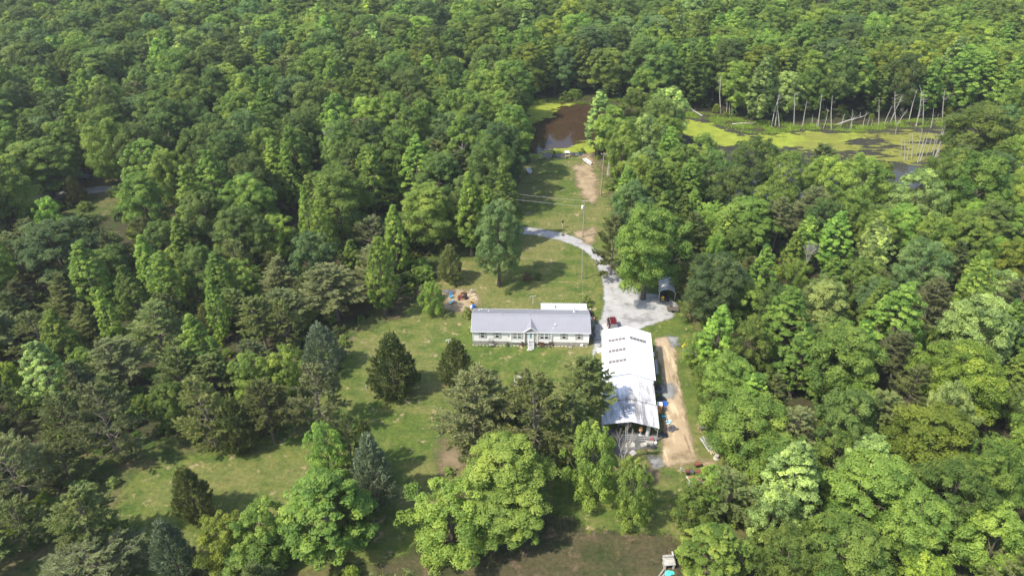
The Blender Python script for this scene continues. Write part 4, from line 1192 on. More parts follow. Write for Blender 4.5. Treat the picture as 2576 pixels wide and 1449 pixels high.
# ------------------------------------------------------------------ by the pond
def boat(loc, rz, L, Wd, mat, inner, label, name='rowing_boat', benches=True):
    b = thing(name, label, 'boat', loc, rz)
    hull = MB(); N_ = 11; rows = []
    for i in range(N_):
        t = i / (N_ - 1) * 2 - 1
        hw = Wd / 2 * (1 - abs(t) ** 2.6) ** .7 if t < 0 or name == 'canoe' else Wd / 2 * (1 - 0.25 * t * t)
        hw = max(hw, .02); sh_ = .42 + .12 * t * t; y = t * L / 2
        rows.append([(-hw, y, sh_), (-hw * .75, y, .12), (0, y, .03), (hw * .75, y, .12), (hw, y, sh_)])
    for r in rows: hull.v += r
    for i in range(N_ - 1):
        for j in range(4): hull.f.append((i * 5 + j, i * 5 + j + 1, (i + 1) * 5 + j + 1, (i + 1) * 5 + j))
    hull.f.append(tuple((N_ - 1) * 5 + j for j in range(5)))
    o = hull.build('hull', mat, b)
    md = o.modifiers.new('thickness', 'SOLIDIFY'); md.thickness = .05
    g_ = MB()
    for s in (0, 4): g_.tube([r[s] for r in rows], .045, 5)
    g_.build('gunwale', mat, b)
    if benches:
        for y in (-.2 * L, .08 * L, .32 * L): MB().box((0, y, .34), (Wd * .8, .26, .04)).build('thwart', inner, b)
    return b


boat(at(1478, 410), R_(24), 3.9, 1.35, M['white'], M['darkgrey'], 'white rowing boat beached on the bare bank by the pond')
boat(at(1398, 397) + Vector((0, 0, -.1)), R_(-70), 2.6, .8, M['darkgrey'], M['dark'], 'dark small boat at the pond edge', benches=True)
boat(at(1331.5, 433), R_(8), 3.6, 1.2, M['white'], M['palegrey'], 'white boat half hidden under the left pond trees')
nb = thing('park_bench', 'weathered wooden bench facing the pond', 'bench', at(1427, 397), R_(4))
for k in range(3): MB().box((0, -.15 + .16 * k, .45), (1.3, .14, .04)).build('slat', M['plank'], nb)
for k in range(2): MB().box((0, -.28, .65 + .18 * k), (1.3, .04, .14)).build('back_slat', M['plank'], nb)
for x in (-.6, .6): MB().box((x, -.05, .22), (.07, .45, .44)).build('leg', M['beige'], nb)
dkp = thing('floating_dock', 'small pale square dock at the pond edge', 'dock', at(1427, 383) + Vector((0, 0, -.28)), R_(3))
for k in range(6): MB().box((0, -.75 + .3 * k, .3), (1.5, .27, .06)).build('board', M['palegrey'], dkp)
for x in (-.6, .6): MB().box((x, 0, .12), (.25, 1.7, .26)).build('float', M['steel'], dkp)
single('plastic_tub', MB().lathe([(.35, 0), (.48, .4), (.5, .42), (.44, .42), (.3, .06)], (0, 0, 0), 12), M['sky_blue'], 'bright blue tub on the pond bank', 'tub', at(1459, 390))
single('cream_bucket', MB().lathe([(.28, 0), (.36, .32), (.38, .34), (.32, .34), (.24, .06)], (0, 0, 0), 12), M['beige'], 'cream bucket left of the bright blue tub', 'bucket', at(1451.5, 391))
single('marker_post', MB().tube([(0, 0, 0), (.05, 0, 3.2)], [.09, .07], 7), M['palebark'], 'thin grey post in front of the half hidden white boat', 'post', at(1321, 448))
# ------------------------------------------------------------------ tree meshes
def unit(a): return a / (np.linalg.norm(a, axis=1, keepdims=True) + 1e-9)


def leaf_cards(C, N, ln, wd, g, axis=None, fold=0.18):
    """diamond leaves (four corners, slightly folded) as vertices and quads"""
    n = len(C)
    if axis is None:
        T = unit(np.cross(N, g.normal(size=(n, 3))))
    else:
        T = unit(axis)
        N = unit(np.cross(T, g.normal(size=(n, 3))))
    B = np.cross(N, T)
    ln = np.broadcast_to(np.asarray(ln, float), (n,))[:, None]; wd = np.broadcast_to(np.asarray(wd, float), (n,))[:, None]
    V = np.stack([C - T * ln * .5, C + B * wd * .5 + N * wd * fold + T * ln * .05, C + T * ln * .5, C - B * wd * .5 + N * wd * fold + T * ln * .05], 1).reshape(-1, 3)
    return V, np.arange(4 * n).reshape(-1, 4)


PROF = {
    'oak':    lambda t: np.clip(np.sin(np.pi * (0.14 + 0.80 * t)), 0, 1) ** 0.55,
    'poplar': lambda t: np.clip((1 - t) ** 0.62 * (1 - np.exp(-t * 7)) * 1.25, 0.05, 1),
    'tall':   lambda t: np.clip(np.sin(np.pi * (0.18 + 0.76 * t)), 0, 1) ** 0.7,
    'bush':   lambda t: np.clip(np.sin(np.pi * (0.22 + 0.72 * t)), 0, 1) ** 0.5,
}


def broadleaf(seed, H, R, cb, prof, nclump=36, nsub=8, nleaf=30, leaf=0.36, gap=0.12):
    g = np.random.default_rng(seed)
    P = PROF[prof]
    cl = []
    th0 = g.uniform(0, 6.28)
    lob = [(g.integers(2, 5), g.uniform(0, 6.28), g.uniform(.06, .16)) for _ in range(3)]
    for k in range(nclump):
        t = (k + 0.5 + g.uniform(-.5, .5)) / nclump
        t = np.clip(t ** 0.9, 0.02, 0.97)
        a = th0 + k * 2.39996 + g.uniform(-.35, .35)
        env = R * float(P(np.array(t))) * (1 + sum(m * math.sin(f * a + p) for f, p, m in lob))
        rc = R * g.uniform(.17, .34) * (.62 + .38 * float(P(np.array(t))))
        if prof == 'poplar': rc *= .8
        rad = max(env - rc * .75, 0) * (1 - (.22 if prof == 'poplar' else .45) * g.random() ** 2.2)
        z = H * (cb + (1 - cb) * t) - rc * .35
        cl.append((rad * math.cos(a), rad * math.sin(a), z, rc))
    cl.append((g.uniform(-.1, .1) * R, g.uniform(-.1, .1) * R, H - R * .2, R * .24))
    cl = np.array(cl)
    mid = np.array([0, 0, H * (cb + (1 - cb) * .45)])
    C, N, T = [], [], []
    for x, y, z, rc in cl:
        c = np.array([x, y, z])
        out = c - mid; out[2] *= .6; out = out / (np.linalg.norm(out) + 1e-6)
        tc = g.normal(0, .15)
        d = unit(g.normal(size=(nsub, 3)) + out * .55 + np.array([0, 0, .45]))
        S = c + d * rc * np.where(g.random((nsub, 1)) < .85, g.uniform(.5, .95, (nsub, 1)), g.uniform(1.0, 1.35, (nsub, 1))) * np.array([1, 1, .78])
        for s in S:
            rs = rc * g.uniform(.40, .62)
            nl = max(6, int(nleaf * (rs / (R * .12)) ** 1.6))
            dd = unit(g.normal(size=(nl, 3)) + out * .45 + np.array([0, 0, .55]))
            C.append(s + dd * rs * np.where(g.random((nl, 1)) < .8, g.uniform(.84, 1.08, (nl, 1)), g.uniform(.4, .9, (nl, 1))) * np.array([1, 1, .85]))
            N.append(unit(dd + np.array([0, 0, .35]) + g.normal(size=(nl, 3)) * .36))
            T.append(np.clip(.5 + tc + g.normal(0, .07) + g.normal(0, .12, nl), 0, 1))
    C, N, T = np.concatenate(C), np.concatenate(N), np.concatenate(T)
    n = len(C)
    V, F = leaf_cards(C, N, leaf * g.uniform(.7, 1.35, n), leaf * .72 * g.uniform(.7, 1.3, n), g)
    crown = (V, F, T)
    w = MB()
    bend = g.uniform(-.03, .03, 2) * H
    tr = H * .016 + .07
    pts = [(bend[0] * q * q, bend[1] * q * q, q * H * .82) for q in (0, .12, .35, .6, .85, 1)]
    w.tube(pts, [tr * 1.35, tr, tr * .85, tr * .6, tr * .32, tr * .12], 7)
    for k in g.choice(len(cl), min(14, len(cl)), replace=False):
        x, y, z, rc = cl[k]
        z0 = max(z - math.hypot(x, y) * g.uniform(.7, 1.3), H * cb * .75)
        q = min(z0 / (H * .82), 1)
        p0 = Vector((bend[0] * q * q, bend[1] * q * q, z0)); p2 = Vector((x, y, z + rc * .2))
        p1 = p0.lerp(p2, .5) + Vector((0, 0, -.06 * H * .2))
        w.tube([p0, p1, p2], [tr * .38, tr * .24, tr * .08], 5, cap=False)
    return crown, w


def pine(seed, H, R, cb, nb=58, dens=1.0, droop=0.0, bare=0.25, form='round'):
    g = np.random.default_rng(seed)
    w = MB()
    tr = H * .012 + .06
    bend = g.uniform(-.05, .05, 2) * H
    tp = lambda q: Vector((bend[0] * q * q, bend[1] * q * q, q * H))
    w.tube([tp(q) for q in (0, .15, .4, .7, .97)], [tr * 1.2, tr, tr * .8, tr * .45, tr * .1], 7)
    C, A, T = [], [], []
    for k in range(nb):
        t = ((k + .5) / nb) ** .85
        q = cb + (1 - cb) * t * .97
        a = k * 2.39996 + g.uniform(-.5, .5)
        pr = (1 - t) ** .55 * (.55 + .45 * min(1, t * 4)) if form == 'round' else (1 - t) ** .8
        L = R * max(pr, .16) * g.uniform(.65, 1.12)
        el = R_(-8 - droop * 10) + (t ** 1.3) * R_(62) + g.uniform(-.15, .15)
        p0 = tp(q)
        hd = Vector((math.cos(a), math.sin(a), 0))
        pts = []
        for s in (0, .35, .7, 1.0):
            pts.append(p0 + hd * (L * s * math.cos(el)) + Vector((0, 0, L * s * math.sin(el) + L * .16 * s * s)))
        w.tube(pts, [tr * .34 * (1 - t * .6), tr * .24 * (1 - t * .6), tr * .14, .012], 4, cap=False)
        tb = g.normal(0, .09)
        nt = max(4, int(11 * L / R * dens) + 2)
        for j in range(nt):
            s = bare + (1 - bare) * (j + g.random()) / nt
            i = min(int(s * 3), 2); f = s * 3 - i
            b = np.array(pts[i].lerp(pts[i + 1], min(f, 1)))
            side = 1 if j % 2 else -1
            sd = np.array([-math.sin(a), math.cos(a), 0]) * side
            dv = sd * g.uniform(.35, 1.0) + np.array(hd) * g.uniform(.5, 1.1) + np.array([0, 0, g.uniform(.0, .6) - .15 * droop])
            dv /= np.linalg.norm(dv)
            tl = L * .30 * (1.15 - s * .6) * g.uniform(.7, 1.2) + .25
            if j % 3 == 0: w.tube([Vector(b), Vector(b + dv * tl)], [.018, .006], 3, cap=False)
            m = int((22 + 30 * tl) * dens)
            u = g.random(m) ** .7
            C.append(b + dv * (u * tl)[:, None] + g.normal(0, .06, (m, 3)))
            A.append(unit(dv + g.normal(0, .55, (m, 3)) + np.array([0, 0, .30])))
            T.append(np.clip(.5 + tb + g.normal(0, .15, m), 0, 1))
    C, A, T = np.concatenate(C), np.concatenate(A), np.concatenate(T)
    n = len(C)
    V, F = leaf_cards(C, None, g.uniform(.26, .58, n), g.uniform(.06, .11, n), g, axis=A)
    return (V, F, T), w


def cedar(seed, H, R, n=210, per=92):
    """ragged upright cone built from many short upswept boughs"""
    g = np.random.default_rng(seed)
    C, A, T = [], [], []
    ph = g.uniform(0, 6.3, 3)
    w = MB().tube([(0, 0, 0), (0, 0, H * .5), (0, 0, H * .93)], [H * .018 + .06, H * .012, .02], 7)
    for k in range(n):
        t = ((k + g.random()) / n) ** 1.2 * .97
        a = k * 2.39996 + g.uniform(-.4, .4)
        pr = (1 - t) ** .60 * (1 - math.exp(-(t + .035) * 9)) * 1.12
        env = R * pr * (1 + .10 * math.sin(2 * a + ph[0]) + .09 * math.sin(5 * a + 9 * t + ph[1])) * g.uniform(.80, 1.12)
        out = np.array([math.cos(a), math.sin(a), 0])
        Lt = (.55 + .16 * R) * g.uniform(.7, 1.3)
        ax = out * g.uniform(.55, .95) * (1 - .6 * t) + np.array([0, 0, g.uniform(.55, 1.05)]); ax /= np.linalg.norm(ax)
        c = out * max(env - Lt * .55, 0) + np.array([0, 0, H * (.02 + .93 * t)])
        u = g.random(per) ** .8
        C.append(c + ax * (u * Lt)[:, None] + g.normal(0, 1, (per, 3)) * (.30 * Lt * (1.08 - u))[:, None])
        A.append(unit(ax + g.normal(0, .42, (per, 3))))
        T.append(np.clip(.34 + .26 * u + g.normal(0, .10) + g.normal(0, .10, per), 0, 1))
        if k % 9 == 0: w.tube([(0, 0, c[2]), tuple(c + ax * Lt * .5)], [.045, .01], 4, cap=False)
    C, A, T = np.concatenate(C), np.concatenate(A), np.concatenate(T)
    m = len(C)
    V, F = leaf_cards(C, None, g.uniform(.2, .5, m), g.uniform(.05, .12, m), g, axis=A)
    return (V, F, T), w


def bare_tree(seed, H, spread=.5, levels=4, r0=.14, fork=3):
    g = random.Random(seed)
    w = MB()

    def grow(p, d, L, r, lv):
        q = p + d * L * .5 + Vector((g.uniform(-1, 1), g.uniform(-1, 1), 0)) * L * .05
        e = p + d * L
        w.tube([p, q, e], [r, r * .8, r * .62], 5 if lv > 1 else 4, cap=False)
        if lv == 0: return
        for k in range(fork if lv > 1 else fork + 1):
            v = Vector((g.uniform(-1, 1), g.uniform(-1, 1), g.uniform(-.1, .6))).normalized()
            nd = (d * (1.15 - spread * .5) + v * spread * 1.5).normalized()
            s = g.uniform(.55, 1.0)
            grow(p.lerp(e, s), nd, L * g.uniform(.5, .75), r * .52 * (1.2 - s * .3), lv - 1)
        grow(e, (d + Vector((g.uniform(-.2, .2), g.uniform(-.2, .2), .15))).normalized(), L * .72, r * .6, lv - 1)
    for k in range(3):
        a = 2.1 * k + g.random()
        grow(Vector((.12 * math.cos(a), .12 * math.sin(a), 0)), Vector((.17 * math.cos(a), .17 * math.sin(a), 1)).normalized(), H * .40, r0, levels - 1)
    return w


VAR = {}     # key -> (crown mesh, trunk mesh, nominal H, nominal R)


def add_var(key, data, H, R, bark, leafmat):
    (V, F, T), w = data
    R = float(np.percentile(np.hypot(V[:, 0], V[:, 1]), 97)); H = float(V[:, 2].max())
    VAR[key] = (array_mesh(key + '_crown', V, F, leafmat, tint=T), w.mesh(key + '_trunk', bark), H, R)


for i, (H, R) in enumerate(((17, 5.0), (18, 5.4), (16, 4.6), (18, 4.9), (17, 5.6), (19, 5.0))):
    add_var('oak%d' % i, broadleaf(100 + i, H, R, .24, 'oak', 62, 8, 66, leaf=.25), H, R, M['bark'], LEAF['mid'])
for i, (H, R) in enumerate(((18, 3.6), (19, 3.3), (17, 3.9), (20, 3.7))):
    add_var('poplar%d' % i, broadleaf(200 + i, H, R, .12, 'poplar', 96, 7, 62, leaf=.23), H, R, M['bark'], LEAF['bright'])
for i, (H, R) in enumerate(((19, 4.2), (20, 4.6), (18, 3.9))):
    add_var('tall%d' % i, broadleaf(300 + i, H, R, .42, 'tall', 40, 9, 64, leaf=.25), H, R, M['palebark'], LEAF['mid'])
for i, (H, R) in enumerate(((8, 3.4), (7, 3.0), (9, 3.2))):
    add_var('small%d' % i, broadleaf(400 + i, H, R, .10, 'bush', 46, 8, 52, leaf=.17), H, R, M['bark'], LEAF['mid'])
for i, (H, R, nb, dn, dr, br, fm) in enumerate(((11, 4.2, 60, 1.1, 0, .22, 'round'), (12, 4.6, 56, 1.0, .4, .3, 'round'), (10, 4.4, 52, .9, 0, .38, 'round'), (13, 3.6, 64, 1.15, .2, .2, 'cone'), (14, 3.8, 60, 1.1, .3, .25, 'round'))):
    add_var('pine%d' % i, pine(500 + i, H, R, .07 if i != 4 else .34, nb, dn, dr, br, fm), H, R, M['twig'], LEAF['pine'])
for i, (H, R) in enumerate(((9, 2.7), (8, 2.7), (10, 3.3))):
    add_var('cedar%d' % i, cedar(600 + i, H, R), H, R, M['bark'], LEAF['cedar'])
for i in range(3):
    add_var('shrub%d' % i, broadleaf(700 + i, 2.2, 1.3, .02, 'bush', 16, 6, 18, leaf=.2), 2.2, 1.3, M['bark'], LEAF['mid'])

# ------------------------------------------------------------------ where the trees stand
# (mesh family, leaf colour, sheet x, sheet y of the top, width in sheet px, foot y or None, height m or None)
HAND = [
    ('oak', 'mid', 1617, 520, 182, 752, None), ('oak', 'blue', 1256, 508, 125, 718, None), ('cedar', 'cedar', 1135, 614, 70, 708, None), ('poplar', 'bright', 970, 596, 88, 792, None),
    ('small', 'bright', 1090, 710, 72, 790, None), ('pine', 'pinegrey', 850, 668, 155, 805, None), ('cedar', 'cedar', 995, 836, 126, 990, None), ('cedar', 'cedar', 1150, 850, 88, 970, None),
    ('cedar', 'cedarblue', 818, 810, 108, 930, None), ('pine0', 'pinegrey', 1200, 918, 215, 1135, None), ('pine1', 'pine', 1345, 925, 235, 1165, None), ('pine4', 'pine', 1475, 890, 150, 1075, None), ('pine0', 'pine', 1278, 1000, 150, 1130, None), ('pine1', 'pine', 1425, 985, 160, 1150, None), ('pine', 'pine', 1965, 935, 125, None, 11), ('pine', 'pine', 1752, 712, 80, None, 8), ('small', 'mid', 1764, 838, 84, None, 7), ('small', 'mid', 1792, 905, 92, None, 7), ('small', 'dark', 1806, 985, 84, None, 7), ('small', 'mid', 1822, 1045, 84, None, 6), ('oak', 'mid', 1262, 1235, 235, None, 9), ('small', 'mid', 618, 1368, 190, None, 6),
    ('small', 'mid', 1482, 1070, 150, 1262, None), ('small', 'mid', 1582, 1160, 128, 1315, None), ('oak', 'mid', 1275, 1116, 240, None, 13), ('small', 'bright', 1130, 1238, 255, None, 10),
    ('small', 'mid', 838, 1060, 112, 1235, None), ('pine', 'pine', 890, 1035, 90, 1190, None), ('cedar', 'cedar', 932, 1050, 66, 1205, None), ('cedar', 'cedarblue', 948, 1088, 116, 1268, None),
    ('cedar', 'cedar', 890, 1198, 105, 1355, None), ('poplar', 'bright', 800, 1192, 225, None, 14), ('small', 'yellow', 545, 1315, 170, None, 8), ('small', 'mid', 645, 1272, 150, None, 9.5),
    ('cedar', 'cedar', 500, 1172, 110, 1302, None), ('cedar', 'cedarblue', 455, 1308, 110, 1452, None),
    ('pine', 'pinegrey', 300, 962, 195, 1155, None), ('cedar', 'cedar', 607, 998, 98, 1132, None), ('pine', 'pine', 690, 962, 105, 1112, None), ('pine2', 'pinegrey', 812, 915, 165, 1090, None),
    ('pine', 'pine', 545, 942, 150, 1122, None), ('pine2', 'pinegrey', 75, 1090, 185, 1268, None), ('pine', 'pine', 135, 985, 150, None, 9.5), ('pine', 'pine', 245, 1228, 155, 1392, None),
    ('pine2', 'pinegrey', 200, 1388, 290, None, 7), ('pine', 'pine', 15, 1255, 160, None, 9), ('pine', 'pine', 370, 758, 170, None, 11), ('pine', 'pine', 640, 742, 110, None, 11.5), ('pine', 'pine', 700, 752, 95, None, 11),
    ('pine', 'pinegrey', 280, 850, 150, None, 10.5), ('pine', 'pine', 430, 876, 140, None, 10), ('small', 'mid', 618, 888, 115, None, 9.5), ('small', 'mid', 705, 872, 92, None, 10), ('pine', 'pine', 70, 780, 150, None, 11),
    ('poplar', 'bright', 246, 730, 62, None, 12), ('poplar', 'bright', 525, 702, 66, None, 13.5), ('poplar', 'bright', 475, 790, 100, None, 14), ('poplar', 'silver', 80, 858, 118, None, 13.5), ('small', 'yellow', 8, 912, 70, None, 8),
    ('poplar', 'bright', 192, 610, 108, None, 16), ('poplar', 'mid', 305, 666, 78, None, 13), ('poplar', 'bright', 390, 638, 88, None, 14), ('oak', 'blue', 115, 558, 200, None, 14), ('small', 'bright', 105, 496, 82, None, 11),
    ('cedar', 'cedar', 198, 440, 54, 512, None), ('oak', 'mid', 80, 354, 175, None, 15), ('oak', 'bright', 250, 296, 138, None, 19), ('poplar', 'bright', 725, 316, 80, None, 20), ('poplar', 'bright', 712, 368, 62, None, 17),
    ('poplar', 'bright', 760, 464, 52, None, 17), ('poplar', 'bright', 796, 504, 68, None, 17), ('poplar', 'bright', 986, 514, 64, None, 16.5), ('poplar', 'bright', 995, 394, 36, None, 14), ('poplar', 'mid', 930, 360, 84, None, 19),
    ('oak', 'mid', 1075, 463, 150, None, 16), ('poplar', 'bright', 1180, 430, 80, None, 20), ('poplar', 'mid', 1222, 462, 62, None, 17), ('poplar', 'mid', 1266, 410, 88, None, 20), ('oak', 'blue', 772, 583, 134, None, 14),
    ('pine', 'pinegrey', 930, 545, 140, None, 12), ('oak', 'dark', 490, 618, 98, None, 12.5), ('oak', 'mid', 400, 374, 98, None, 17), ('oak', 'mid', 338, 434, 115, None, 16), ('oak', 'dark', 472, 324, 92, None, 17), ('oak', 'dark', 500, 480, 130, None, 15),
    ('oak', 'mid', 610, 438, 135, None, 16), ('oak', 'dark', 590, 520, 140, None, 14), ('pine', 'pinegrey', 690, 640, 130, None, 11), ('small', 'mid', 590, 650, 100, None, 10),
    # right side
    ('small', 'bright', 1800, 1176, 108, None, 8.5), ('pine', 'pine', 1850, 1180, 170, None, 9.5), ('small', 'mid', 1755, 1228, 125, None, 7.5), ('poplar', 'bright', 1812, 1328, 175, None, 10.5), ('poplar', 'silver', 2020, 1112, 175, None, 15),
    ('small', 'silver', 1968, 1224, 140, None, 11), ('oak', 'blue', 1815, 640, 165, None, 15), ('poplar', 'bright', 1822, 770, 98, None, 14), ('small', 'mid', 1900, 808, 135, None, 12.5), ('poplar', 'bright', 2002, 722, 135, None, 16),
    ('oak', 'mid', 2142, 822, 195, None, 16), ('poplar', 'bright', 2290, 716, 160, None, 17), ('pine', 'pinegrey', 2285, 828, 110, None, 13), ('pine', 'pine', 2322, 910, 110, None, 12), ('small', 'yellow', 2386, 818, 74, None, 10),
    ('oak', 'silver', 2492, 758, 185, None, 16), ('oak', 'yellow', 2452, 868, 215, None, 15), ('oak', 'silver', 2418, 974, 145, None, 15), ('oak', 'yellow', 2385, 1038, 215, None, 14), ('oak', 'mid', 1852, 900, 165, None, 11.5),
    ('oak', 'mid', 1895, 1000, 225, None, 11.5), ('pine', 'pinegrey', 2012, 1018, 155, None, 11), ('pine', 'pine', 2250, 985, 135, None, 12), ('small', 'mid', 2128, 1098, 135, None, 11), ('oak', 'mid', 2222, 1152, 225, None, 14),
    ('oak', 'silver', 2212, 1098, 120, None, 15), ('oak', 'mid', 2435, 1175, 215, None, 15), ('oak', 'mid', 2150, 1330, 215, None, 11), ('oak', 'mid', 2350, 1252, 200, None, 13), ('small', 'yellow', 2345, 1402, 140, None, 9), ('oak', 'mid', 2540, 1110, 160, None, 15),
    ('oak', 'bright', 2545, 1290, 180, None, 13), ('oak', 'mid', 2000, 1340, 160, None, 10.5),
    ('poplar', 'mid', 1680, 477, 98, None, 18), ('poplar', 'silver', 1512, 226, 78, None, 19), ('tall', 'bright', 1545, 266, 112, None, 19), ('oak', 'silver', 1632, 288, 105, None, 18), ('oak', 'dark', 1914, 343, 132, None, 16), ('oak', 'mid', 2185, 392, 135, None, 17),
    ('poplar', 'mid', 1656, 402, 84, None, 17), ('oak', 'dark', 1800, 372, 115, None, 16), ('oak', 'mid', 2000, 378, 120, None, 16), ('oak', 'mid', 2490, 262, 200, None, 19), ('oak', 'silver', 2330, 430, 150, None, 15), ('oak', 'mid', 1575, 300, 100, None, 18),
    ('oak', 'mid', 1890, 500, 155, None, 13.5), ('pine', 'pine', 1535, 538, 112, 692, None), ('pine', 'pine', 1752, 640, 100, None, 10), ('pine4', 'pinegrey', 1975, 490, 70, None, 14), ('poplar', 'bright', 2120, 530, 95, None, 15), ('small', 'bright', 1805, 588, 62, None, 10),
    ('small', 'bright', 2010, 655, 95, None, 11), ('poplar', 'mid', 1740, 395, 85, None, 16),
]
OPEN = [
    [(1345, 405), (1485, 398), (1503, 440), (1503, 500), (1480, 560), (1530, 650), (1515, 700), (1525, 745), (1600, 748), (1690, 745), (1710, 850), (1740, 885), (1725, 960), (1762, 1060), (1790, 1110), (1800, 1150), (1750, 1210), (1700, 1240), (1640, 1200),
     (1600, 1170), (1540, 1130), (1510, 900), (1430, 890), (1340, 935), (1270, 940), (1180, 940), (1130, 1000), (1110, 1100), (1175, 1180), (1080, 1330), (1000, 1260), (1000, 1130), (940, 1060), (850, 1060), (790, 1100), (780, 1200), (700, 1270), (560, 1320), (420, 1350),
     (300, 1310), (200, 1240), (420, 1155), (560, 1125), (680, 1112), (760, 1080), (900, 1000), (880, 900), (900, 830), (1010, 790), (1060, 720), (1090, 640), (1200, 690), (1310, 700), (1312, 600), (1305, 500)],
    [(1325, 258), (1482, 258), (1482, 400), (1345, 405), (1350, 330)],
    [(1650, 284), (1760, 288), (1870, 318), (2010, 318), (2160, 322), (2320, 306), (2400, 310), (2380, 400), (2300, 440), (2240, 400), (2050, 352), (1890, 362), (1800, 335), (1700, 305)],
    [(1390, 1210), (1480, 1275), (1690, 1300), (1670, 1449), (1340, 1449), (1400, 1330)],
    [(105, 476), (265, 464), (262, 506), (115, 510)], [(1640, 1140), (1800, 1140), (1830, 1250), (1730, 1260)], [(2060, 700), (1960, 690), (1980, 740), (2040, 740)],
    [(180, 430), (240, 432), (240, 460), (180, 460)], [(935, 1285), (1005, 1265), (1040, 1330), (1005, 1449), (925, 1449)],
]
OPENA = [np.array(p, float) for p in OPEN]
g = np.random.default_rng(12)
spots = []      # family, colour, X, Y, height, radius, hand?


def foot(fam, x, ytop, w, yb, h):
    if yb is not None:
        p = at(x, yb); h = height_at(x, ytop, p.y)[1]
    else:
        p = at(x, ytop, h)
    d = px_of(p.x, p.y, h * .6)[2]
    return p.x, p.y, h, w / 2 * d / FPX


for fam, colr, x, yt, w_, yb, h in HAND:
    X, Y, h, r = foot(fam, x, yt, w_, yb, h)
    spots.append((fam, colr, X, Y, h, r, True))
bases = np.array([(s[2], s[3], s[5]) for s in spots])
road_w, lawn_w, rough_w, lake_w, swamp_w = W['road'], W['lawn'], W['rough'], W['lake'], W['swamp']
NC = 30000
candY = 42 + (560 - 42) * np.sqrt(g.random(NC))
candX = (g.random(NC) * 2 - 1) * (candY * .62 + 62)
keep = np.ones(NC, bool)
for P, m in ((lawn_w, 0.5), (lake_w, 1.0), (W['drive'], 2.5), (W['track'], 2.0), (W['road'], 3.0)):
    keep &= poly_sd(P, candX, candY) < -m
sw_sd = poly_sd(swamp_w, candX, candY)
pxy = [px_of(x, y) for x, y in zip(candX, candY)]
pxs = np.array([p[0] for p in pxy]); pys = np.array([p[1] for p in pxy])
keep &= ~((sw_sd > -6.5) & (pys < 345)) & ~((sw_sd > -1.5) & ((pys < 470) | (sw_sd > 12)))
keep &= ~((poly_sd(lake_w, candX, candY) > -5) & (pys < 300))
house_box = [(-9, 101), (16.5, 101), (16.5, 116), (-9, 116)]; shop_box = [(11, 78), (27, 78), (28, 105), (13, 105)]
for P in (house_box, shop_box): keep &= poly_sd(P, candX, candY) < -2


def in_open(px, py):
    r = np.zeros(px.shape, bool)
    for P in OPENA: r |= poly_sd(P, px, py) > 0
    return r


def pick(pr):
    ks = list(pr); w = np.maximum([pr[k] for k in ks], .004)
    return ks[g.choice(len(ks), p=w / w.sum())]


